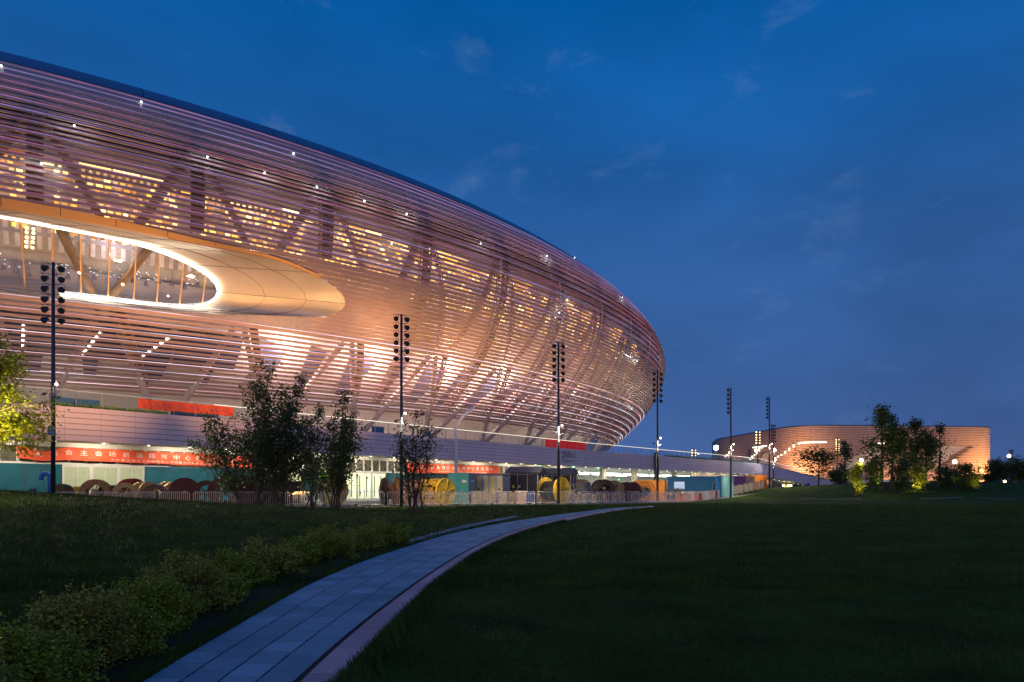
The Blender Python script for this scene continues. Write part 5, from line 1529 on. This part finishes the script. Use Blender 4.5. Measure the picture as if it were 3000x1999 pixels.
def wheelie(label, x, d, m, name='wheeled_bin'):
    t = thing(name, label, 'bin', yard(x, d), .1)
    m_ = MB()
    b0 = [(-.24, -.26, .1), (.24, -.26, .1), (.24, .26, .1), (-.24, .26, .1)]; b1 = [(-.30, -.34, 1.05), (.30, -.34, 1.05), (.30, .34, 1.05), (-.30, .34, 1.05)]
    for k in range(4): m_.quad(b0[k], b0[(k+1) % 4], b1[(k+1) % 4], b1[k])
    m_.poly(b0[::-1]); m_.poly(b1); m_.build('body', m, t)
    m_ = MB(); m_.frame_box((-.34, -.38, 1.05), (.68, 0, 0), (0, .76, .06), (0, 0, .06)); m_.build('lid', m, t)
    for sx in (-.26, .26):
        m_ = MB(); m_.disc_prism((sx, .30, .1), (1, 0, 0), .1, .05, 12); m_.build('wheel', mat('rubber', (.02, .02, .02), .8), t)
wheelie('bright blue wheeled bin behind the barriers left of the great yellow drum', 1549, 66, mat('bin_blue', (.02, .14, .48), .45))
wheelie('second blue wheeled bin half hidden right behind the first', 1562, 67.5, MATS['bin_blue'])
t = thing('steel_barrel', 'red and white steel barrel near the bright blue post', 'barrel', yard(2092, 90))
m_ = MB(); m_.tube([(0, 0, 0), (0, 0, 1.15)], .42, 16); m_.build('drum', mat('barrel_red', (.35, .05, .05), .5), t)
m_ = MB(); m_.ring((0, 0, 1.0), (0, 0, 1), .44, .40, .18); m_.build('hoop', mat('barrel_white', (.5, .45, .42), .5), t)
for (x, d, lab) in ((2002, 79, 'left'), (2042, 82, 'right')):
    t = thing('water_barrier', 'orange red plastic water barrier, %s of the two below the blue cabin' % lab, 'barrier', yard(x, d), .6)
    m_ = MB(); pr = [(-.3, 0), (-.12, .5), (-.10, .95), (.10, .95), (.12, .5), (.3, 0)]
    for sx in (0,):
        i0 = len(m_.v)
        for xx in (-.7, .7): m_.v += [(xx, a, b) for a, b in pr]
        for k in range(6): m_.f.append((i0+k, i0+(k+1) % 6, i0+6+(k+1) % 6, i0+6+k))
        m_.f.append(tuple(range(i0, i0+6))[::-1]); m_.f.append(tuple(range(i0+6, i0+12)))
    m_.build('body', mat('orange_plastic', (.60, .10, .03), .5), t)
    m_ = MB(); m_.tube([(.3, 0, .95), (.3, 0, 1.02)], .06, 8); m_.build('cap', MATS['orange_plastic'], t)
# galvanised sheet hoarding panels near the right
for k, (x, d) in enumerate(((2155, 100), (2170, 102), (2186, 104), (2201, 106), (2216, 108), (2232, 110))):
    t = thing('mesh_barrier', 'shiny steel barrier %s' % ['first right of the fifth mast', 'second right of the fifth mast', 'under the tarpaulin stack', 'left half below the orange container', 'right half below the orange container', 'last one before the paired masts'][k], 'barrier', yard(x, d), .9, 'shiny steel barriers right of the fifth mast')
    m_ = MB()
    for q in range(14): m_.tube([(-.9+q*.138, 0, .1), (-.9+q*.138, 0, 1.35)], .022, 5)
    m_.build('bars', mat('galv_bright', (.55, .48, .38), .3, .8, var=.2), t)
    m_ = MB(); m_.tube([(-.95, 0, 0), (-.95, 0, 1.4), (.95, 0, 1.4), (.95, 0, 0)], .03, 6); m_.build('frame', MATS['galv_bright'], t)
t = thing('tarpaulin_stack', 'pile of folded pale tarpaulins left of the plain orange container', 'tarpaulins', yard(2187, 112)); 
for k in range(5):
    m_ = MB(); m_.box((.1*math.sin(k*2), 0, 1.2+.2*k), 2.3-.2*(k % 2), 1.2, .17, .05*k); m_.build('sheet', mat('tarp', (.40, .34, .28), .7, var=.2), t)
m_ = MB(); m_.box((0, 0, .55), 2.0, 1.1, 1.1); m_.build('pallet', mat('pallet', (.2, .16, .12), .8), t)
t = thing('motor_scooter', 'dark motor scooter parked on the grass edge below the yellow door', 'scooter', yard(2297, 150), .6)
m_ = MB(); m_.tube([(-.8, 0, .55), (-.2, 0, .5), (.3, 0, .45), (.75, 0, .9)], [.18, .25, .16, .1], 8); m_.build('body', mat('scooter_black', (.02, .02, .025), .3), t)
for xx in (-.75, .85):
    m_ = MB(); m_.ring((xx, 0, .3), (0, 1, 0), .3, .18, .12, 18); m_.build('wheel', MATS['rubber'], t)
m_ = MB(); m_.tube([(.75, 0, .85), (.6, 0, 1.3)], .04, 6); m_.tube([(.58, -.35, 1.35), (.58, .35, 1.35)], .03, 6); m_.build('handlebar', MATS['scooter_black'], t)
m_ = MB(); m_.box((-.4, 0, .92), .9, .36, .14); m_.build('seat', MATS['rubber'], t)
# parking sign
p = px(2368, 1440, 140); t = thing('parking_sign', 'blue parking sign with a white P on a post below the ramp', 'sign', (p.x, p.y, gz(p.x, p.y)))
zt = CZ+(HY-1417)/F*140-t.location.z
m_ = MB(); m_.tube([(0, .05, 0), (0, .05, zt)], .05, 8); m_.build('post', M_galv, t)
m_ = MB(); m_.box((0, 0, zt-.3), .62, .04, .75); m_.build('board', mat('sign_blue', (.02, .07, .35), .4), t)
m_ = MB(); m_.box((0, 0, zt-1.05), .75, .04, .45); m_.build('plate', mat('sign_blue2', (.18, .25, .5), .4), t)
put_text('letter', 'P', .6, lambda x, y, z: (x-.16, -.035-abs(z)*.1, zt-.5+y), mat('sign_white', (.8, .8, .8), .5, var=0), t)

# ------------------------------------------------------------------ vegetation
def leaf_cloud(centers, n, size, seed, m, name='foliage', parent=None, spread=.35, flat=.0, aspect=1.8):
    r = np.random.default_rng(seed); C_ = np.array(centers); k = r.integers(0, len(C_), n)
    P = C_[k, :3]+r.normal(0, 1, (n, 3))*(C_[k, 3:4] if C_.shape[1] > 3 else spread)
    u = r.normal(0, 1, (n, 3)); u[:, 2] = u[:, 2]*.6-.25; u /= np.linalg.norm(u, axis=1)[:, None]
    w = np.cross(u, r.normal(0, 1, (n, 3))); w /= np.linalg.norm(w, axis=1)[:, None]
    s = size*(.6+.8*r.random((n, 1)))
    V = np.empty((n, 4, 3)); V[:, 0] = P; V[:, 1] = P+u*s*aspect*.5+w*s*.42; V[:, 2] = P+u*s*aspect; V[:, 3] = P+u*s*aspect*.5-w*s*.42
    return obj_np(name, V.reshape(-1, 3), np.arange(n*4).reshape(-1, 4), m, parent)
def leafmat(name, col, tr=.25):
    if name in MATS: return MATS[name]
    m = bpy.data.materials.new(name); m.use_nodes = True; t = m.node_tree; t.nodes.clear()
    o = N('ShaderNodeOutputMaterial', t); mx_ = N('ShaderNodeMixShader', t); b = N('ShaderNodeBsdfPrincipled', t); tl_ = N('ShaderNodeBsdfTranslucent', t)
    g = N('ShaderNodeNewGeometry', t); rd = N('ShaderNodeMapRange', t); rd.inputs[3].default_value = .55; rd.inputs[4].default_value = 1.45
    t.links.new(g.outputs['Random Per Island'], rd.inputs[0]); v = N('ShaderNodeVectorMath', t, operation='SCALE'); v.inputs[0].default_value = col; t.links.new(rd.outputs[0], v.inputs['Scale'])
    t.links.new(v.outputs[0], b.inputs['Base Color']); t.links.new(v.outputs[0], tl_.inputs[0]); b.inputs['Roughness'].default_value = .55; b.inputs['Specular IOR Level'].default_value = .25
    mx_.inputs[0].default_value = tr; t.links.new(b.outputs[0], mx_.inputs[1]); t.links.new(tl_.outputs[0], mx_.inputs[2]); t.links.new(mx_.outputs[0], o.inputs[0])
    MATS[name] = m; return m
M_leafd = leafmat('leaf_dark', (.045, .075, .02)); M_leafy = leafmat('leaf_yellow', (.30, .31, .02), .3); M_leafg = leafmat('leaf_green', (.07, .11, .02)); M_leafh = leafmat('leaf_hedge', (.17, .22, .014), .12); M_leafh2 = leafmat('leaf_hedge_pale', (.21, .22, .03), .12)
M_bark = mat('bark', (.07, .05, .04), .9, bump=.4, bs=25); M_barkl = mat('bark_pale', (.30, .24, .12), .8)
def multistem(label, x, d, htop, spreadx, nst, seed, nleaf, lsize=.15, base_y=None, lean=0):
    r = random.Random(seed); loc = px(x, 0, d); loc = Vector((loc.x, loc.y, gz(loc.x, loc.y)))
    t = thing('shrub_tree', label, 'tree', loc, 0, 'multi-stem trees on the lawn')
    st = MB(); cs = []
    for k in range(nst):
        a = r.uniform(0, 6.28); rad = r.uniform(.15, .3); h = htop*(r.uniform(.55, .92) if k else 1.)
        sx = (r.uniform(-1, 1) if k else .1)*spreadx+lean; sy = r.uniform(-.7, .7)*spreadx
        pts = []
        for q in range(9):
            u = q/8; pts.append(Vector((rad*math.cos(a)+sx*u**.95+.10*math.sin(q*1.7+k), rad*math.sin(a)+sy*u**.95+.10*math.cos(q*2.1+k), h*u)))
        st.tube(pts, [.045*(1-.8*q/8)+.008 for q in range(9)], 6)
        for q in range(int(h*3.6)):
            u = r.uniform(.18, 1.0); i = min(7, int(u*8)); p = pts[i].lerp(pts[i+1], u*8-i)
            L = r.uniform(.3, 1.6)*(1.5-u)*(htop/9)**.5
            b = r.uniform(0, 6.28); e = p+Vector((math.cos(b)*L, math.sin(b)*L, L*r.uniform(.5, 1.4)))
            st.tube([p, p.lerp(e, .5)+Vector((0, 0, .05)), e], [.02, .012, .005], 4)
            for w in range(4):
                c = p.lerp(e, .35+.2*w); cs.append((c.x, c.y, c.z, .11+.09*L))
        cs += [(pts[8].x, pts[8].y, pts[8].z-.1*j, .14) for j in range(3)]
    st.build('stems', M_bark, t)
    leaf_cloud(cs, nleaf, lsize, seed, M_leafd, 'foliage', t, aspect=2.0)
    return t
multistem('short leafy multi-stem tree at the left end of the clump', 698, 52, 7.4, 2.4, 10, 11, 4400, .115, lean=-.8)
multistem('dense multi-stem tree with the highest top in the clump', 752, 50, 10.3, 2.5, 11, 12, 6600, .115, lean=.7)
multistem('tall multi-stem tree leaning away from the highest one', 815, 49, 9.5, 2.4, 11, 13, 6200, .115, lean=1.2)
multistem('slim multi-stem tree between the tall pair and the rightmost one', 912, 51, 7.6, 2.2, 8, 14, 3500, .11)
multistem('rightmost multi-stem tree of the clump, in front of the lit doors', 983, 46, 7.9, 2.6, 11, 15, 4900, .105)
multistem('lone small multi-stem sapling in front of the second mast', 1217, 36.5, 5.2, 1.3, 7, 16, 2400, .078)
# lit tree on the left
loc = Vector((-24.4, 30, 1.0)); loc.z = gz(loc.x, loc.y)
t = thing('lit_tree', 'broad tree glowing yellow green under a spotlight at the left edge', 'tree', loc)
r = random.Random(5); st = MB(); cs = []
st.tube([(0, 0, -.1), (.1, 0, 1.6), (0, .1, 4.0), (.1, 0, 6.8)], [.24, .20, .14, .05], 10)
for k in range(80):
    u = r.uniform(0.0, 1); p = Vector((0, 0, 1.6+u*5.0)); a = r.uniform(0, 6.28); L = (3.7*math.cos(u*1.35)**.8+.25)*r.uniform(.55, 1.0)
    e = p+Vector((math.cos(a)*L, math.sin(a)*L, L*r.uniform(.0, .45)+.1)); st.tube([p, p.lerp(e, .5)+Vector((0, 0, .15)), e], [.05, .03, .012], 5)
    for w in range(9): c = p.lerp(e, .25+.09*w); cs.append((c.x+r.uniform(-.2, .2), c.y+r.uniform(-.2, .2), c.z+.1+r.uniform(-.15, .25), .24))
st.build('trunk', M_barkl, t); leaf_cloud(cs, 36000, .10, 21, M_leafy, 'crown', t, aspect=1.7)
spot(loc+Vector((1.5, -2.0, .15)), loc+Vector((1.0, -.9, 5.6)), 5200, (1, .84, .26), 96, .9, .1)
point(loc+Vector((2.2, -2.6, 1.2)), 160, (1, .86, .30), .1)
t = thing('ground_spotlight', 'small dark ground spotlight on the grass crest left of the nearest mast', 'spotlight', (px(96, 0, 33).x, 33, gz(px(96, 0, 33).x, 33)))
m_ = MB(); m_.box((0, 0, .14), .22, .18, .22); m_.build('housing', M_mast, t); m_ = MB(); m_.tube([(0, 0, 0), (0, 0, .05)], .04, 6); m_.build('stake', M_mast, t)
# hedge shrubs
HB = [(1150, 1600, .62, .80), (1062, 1612, .52, .72), (970, 1638, .60, .72), (880, 1655, .46, .6), (800, 1690, .56, .66), (715, 1722, .48, .58), (640, 1775, .46, .50), (555, 1800, .66, .60), (470, 1850, .52, .5), (380, 1925, .42, .42), (275, 1960, .66, .44), (170, 2060, .44, .40), (50, 2120, .58, .42), (-70, 2220, .50, .42)]
NMH = ['farthest clipped shrub, at the fork of the two paths', 'second shrub from the fork of the paths', 'third shrub from the fork, slightly taller leaves', 'fourth shrub from the fork, low and wide', 'fifth shrub from the fork, bulging toward the path', 'middle shrub of the hedge, pale tips', 'middle shrub of the hedge, darker and lower', 'tallest bright green shrub of the hedge', 'yellow green shrub right after the tallest one', 'low dark shrub between two brighter ones', 'pale grey green shrub with ragged top', 'shrub with reddish tips near the bottom edge', 'large blurred shrub in the bottom left corner', 'shrub cut off by the left picture edge']
for k, (x, y, h, rad) in enumerate(HB):
    p = ground_px(x, min(y, 2300)); p.x -= .12; rad *= .80; h *= .94; r = random.Random(40+k)
    t = thing('hedge_shrub', 'hedge: '+NMH[k], 'shrub', p, 0, 'clipped shrubs lining the path')
    st = MB(); cs = []
    for q in range(95):
        a = r.uniform(0, 6.28); el = math.asin(min(1, r.random()**.8)); dd = r.choice((.75, .9, 1.0, 1.1, 1.25))*r.uniform(.92, 1.08) if q % 4 else r.uniform(.3, .8)
        e = Vector((rad*1.05*dd*math.cos(el)*math.cos(a), rad*dd*math.cos(el)*math.sin(a), h*.12+h*.90*dd*math.sin(el)))
        b = Vector((e.x*.25, e.y*.25, 0))
        if q % 2: st.tube([b, b.lerp(e, .6)+Vector((.02, 0, 0)), e], [.012, .007, .003], 4)
        for w in range(2):
            c = b.lerp(e, .88+.12*w); cs.append((c.x, c.y, c.z, .035+.018*w))
    st.build('stems', M_bark, t)
    near = y > 1780
    leaf_cloud(cs, 15000 if near else 9000, .021 if near else .029, 60+k, M_leafh if k % 3 != 1 else M_leafh2, 'foliage', t, aspect=1.7)
# dark soil strip + ground cover between hedge and path
sb = MB(); sb.grid([[on_ground(a+Vector((-.75 if a.y > 7 else -.95, .25, 0)), .010), on_ground(a+Vector((-.01, 0, 0)), .014)] for a in EL if a.y < 19])
tag(sb.build('soil_bed', mat('soil', (.018, .014, .010), .95, bump=.8, bs=25)), kind='structure')
# trees on the mound and beyond
def conetree(label, x, ybase, ytop, d, wpx, seed, m, nleaf, shape='cone', size=.35, bare=.25, name='tree', light=None):
    b = px(x, ybase, d); z0 = gz(b.x, b.y); H = CZ+(HY-ytop)/F*d-z0; W_ = wpx*1.25*d/F
    t = thing(name, label, 'tree', (b.x, b.y, z0-.05), 0, 'trees on the right mound and beyond')
    r = random.Random(seed); st = MB(); cs = []
    st.tube([(0, 0, 0), (.05*W_, 0, H*.5), (0, 0, H*.97)], [.035*H**.8+.02, .02*H**.8, .015], 7)
    nb = int(34 if shape != 'round' else 30)
    for k in range(nb):
        u = r.uniform(bare, .98)
        if shape == 'cone': L = W_*(1-(u-bare)/(1-bare))**.75*r.uniform(.45, 1.1)+.15
        elif shape == 'round': L = W_*math.sqrt(max(.05, 1-((u-bare)/(1-bare)*2-1)**2))*r.uniform(.6, 1.05)
        else: L = W_*r.uniform(.35, 1.1)*math.sin(math.pi*min(1, max(.12, (u-bare)/(1-bare))*.85+.12))
        a = r.uniform(0, 6.28); p = Vector((0, 0, H*u*.9)); e = p+Vector((math.cos(a)*L, math.sin(a)*L, L*(.12 if shape == 'cone' else .35)+H*.05))
        st.tube([p, p.lerp(e, .5), e], [.04, .025, .01], 4)
        for w in range(5): c = p.lerp(e, .3+.175*w); cs.append((c.x, c.y, c.z, .10*W_+.12))
    st.build('trunk', M_bark, t); leaf_cloud(cs, nleaf, size, seed, m, 'crown', t, aspect=1.6)
    if light:
        s_, t_ = Vector((b.x-.8, b.y-1.4, z0+.1)), Vector((b.x, b.y, z0+H*.7)); spot(s_, t_, light, (1, .90, .35), 95, .8, .1)
    return t
TR = [('wide dark flat-crowned tree behind the ramp', 2396, 1440, 1318, 150, 52, 'round', M_leafd, 1700, .42, .45, None),
      ('thin dark tree right of the amber-lit mast', 2474, 1437, 1280, 140, 26, 'loose', M_leafd, 900, .40, .3, None),
      ('low dark tree in front of the foot of the ramp', 2460, 1437, 1380, 120, 28, 'round', M_leafd, 900, .35, .1, None),
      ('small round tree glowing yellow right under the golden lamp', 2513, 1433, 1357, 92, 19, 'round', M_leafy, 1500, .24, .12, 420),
      ('dark round tree just right of the glowing yellow one', 2560, 1431, 1345, 100, 26, 'round', M_leafg, 1500, .30, .1, None),
      ('tallest conifer-like tree on the mound', 2582, 1431, 1179, 100, 52, 'cone', M_leafg, 1900, .34, .3, 350),
      ('second tallest slim tree, beside the tallest', 2613, 1431, 1203, 101, 34, 'cone', M_leafd, 1300, .34, .3, None),
      ('mid-height tree right of the tall pair', 2648, 1431, 1240, 99, 40, 'cone', M_leafg, 1500, .34, .15, 250),
      ('tree with a round dark top above the arena roofline', 2683, 1431, 1220, 104, 36, 'loose', M_leafd, 1400, .34, .3, None),
      ('green lit tree in front of the arena second stair', 2712, 1431, 1256, 102, 36, 'loose', M_leafg, 1500, .34, .25, 300),
      ('bare twiggy slender tree with the pale top', 2752, 1432, 1234, 104, 36, 'cone', M_leafd, 500, .30, .35, None),
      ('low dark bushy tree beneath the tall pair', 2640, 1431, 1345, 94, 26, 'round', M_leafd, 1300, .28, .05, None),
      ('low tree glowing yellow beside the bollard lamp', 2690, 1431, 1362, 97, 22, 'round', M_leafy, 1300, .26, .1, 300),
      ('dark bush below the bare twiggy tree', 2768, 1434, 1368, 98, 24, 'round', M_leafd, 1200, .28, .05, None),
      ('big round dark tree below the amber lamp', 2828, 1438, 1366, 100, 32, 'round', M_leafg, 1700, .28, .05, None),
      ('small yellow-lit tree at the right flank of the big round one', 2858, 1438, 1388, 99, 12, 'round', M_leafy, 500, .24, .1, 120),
      ('dark hazy tree just right of the arena corner', 2926, 1447, 1345, 115, 30, 'loose', M_leafd, 1500, .32, .15, None),
      ('dark tree at the far right edge of the row', 2982, 1447, 1345, 116, 32, 'round', M_leafg, 1500, .32, .15, None),
      ('small dark tree low between the arena and the hazy tree', 2895, 1445, 1392, 118, 16, 'round', M_leafd, 700, .3, .1, None),
      ('tree half cut off by the right picture edge', 3015, 1447, 1352, 112, 30, 'round', M_leafd, 1200, .32, .1, None),
      ('green tree in front of the arena, left of the big round one', 2796, 1436, 1385, 110, 16, 'round', M_leafg, 700, .28, .1, 120)]
for k, (lab, x, yb, yt, d, w, sh, m, nl, sz, bare, li) in enumerate(TR): conetree(lab, x, yb, yt, d, w, 100+k, m, int(nl*1.6), sh, sz*.62, bare, 'round_tree' if sh == 'round' else 'slender_tree', li)
# far tree belt
r = np.random.default_rng(77); n = 26000
x = np.concatenate([r.uniform(140, 520, n//2), r.uniform(-700, 60, n-n//2)]); y = np.concatenate([r.uniform(330, 380, n//2), r.uniform(420, 520, n-n//2)])
hh = 9+3*np.sin(x*.11)+2*np.sin(x*.37)+1.5*np.sin(x*.9)
P = np.stack([x, y, r.random(n)**.8*hh], 1); a = r.random(n)*6.28; s = 1.5
V = np.stack([P, P+np.stack([np.cos(a)*s, np.sin(a)*.5, r.random(n)*s], 1), P+np.stack([-np.sin(a)*.6, np.cos(a)*.5, s+0*a], 1)], 1)
tag(obj_np('far_woods', V.reshape(-1, 3), np.arange(n*3).reshape(-1, 3), M_leafd), kind='stuff')
# small pale pavilion behind the trees, purple light strip
t = thing('pavilion', 'low white-lit pavilion between the trunks on the mound', 'building', (px(2600, 0, 150).x, 150, 0))
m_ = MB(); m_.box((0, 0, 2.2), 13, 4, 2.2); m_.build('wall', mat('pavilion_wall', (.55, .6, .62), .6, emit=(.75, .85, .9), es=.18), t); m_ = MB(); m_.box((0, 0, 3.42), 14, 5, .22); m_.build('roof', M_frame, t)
m_ = MB(); m_.box((0, -2.05, 2.0), 9, .05, 1.2); m_.build('window_band', mat('pav_glass', (.2, .35, .4), .2, emit=(.4, .6, .65), es=.3), t)
t = thing('neon_strip', 'purple and blue glowing strip at the foot of the ramp', 'light strip', (px(2452, 0, 150).x, 150, 0))
for k, (c, x0) in enumerate((((.15, .12, 1), -1.7), ((.75, .08, 1), -.4), ((.9, .05, .55), 1.1))):
    m_ = MB(); m_.box((x0+.6, 0, CZ+(HY-1430)/F*150), 1.25, .1, .28); m_.build('tube', lamp_mat('neon_%d' % k, c, 2.2), t)
# spots without fixtures, added along the fascia to light the yard drums
for (x, v, z, pw) in ((80, -.3, 5, 2500), (250, -.3, 5.0, 4000), (420, -.3, 5, 4000), (600, -.3, 5.0, 3500), (900, -.3, 5, 2200), (1240, -.4, 5.0, 5000), (1500, -.4, 5.0, 5000), (1720, -.4, 5, 5000), (1900, -.4, 5, 4000), (2060, -.4, 5, 3500)):
    s = s_at(x); p = PE(s, v-.4, z); q = PE(s, -14, 0); spot(p, q, pw, (1, .84, .58), 130, .8, .2)
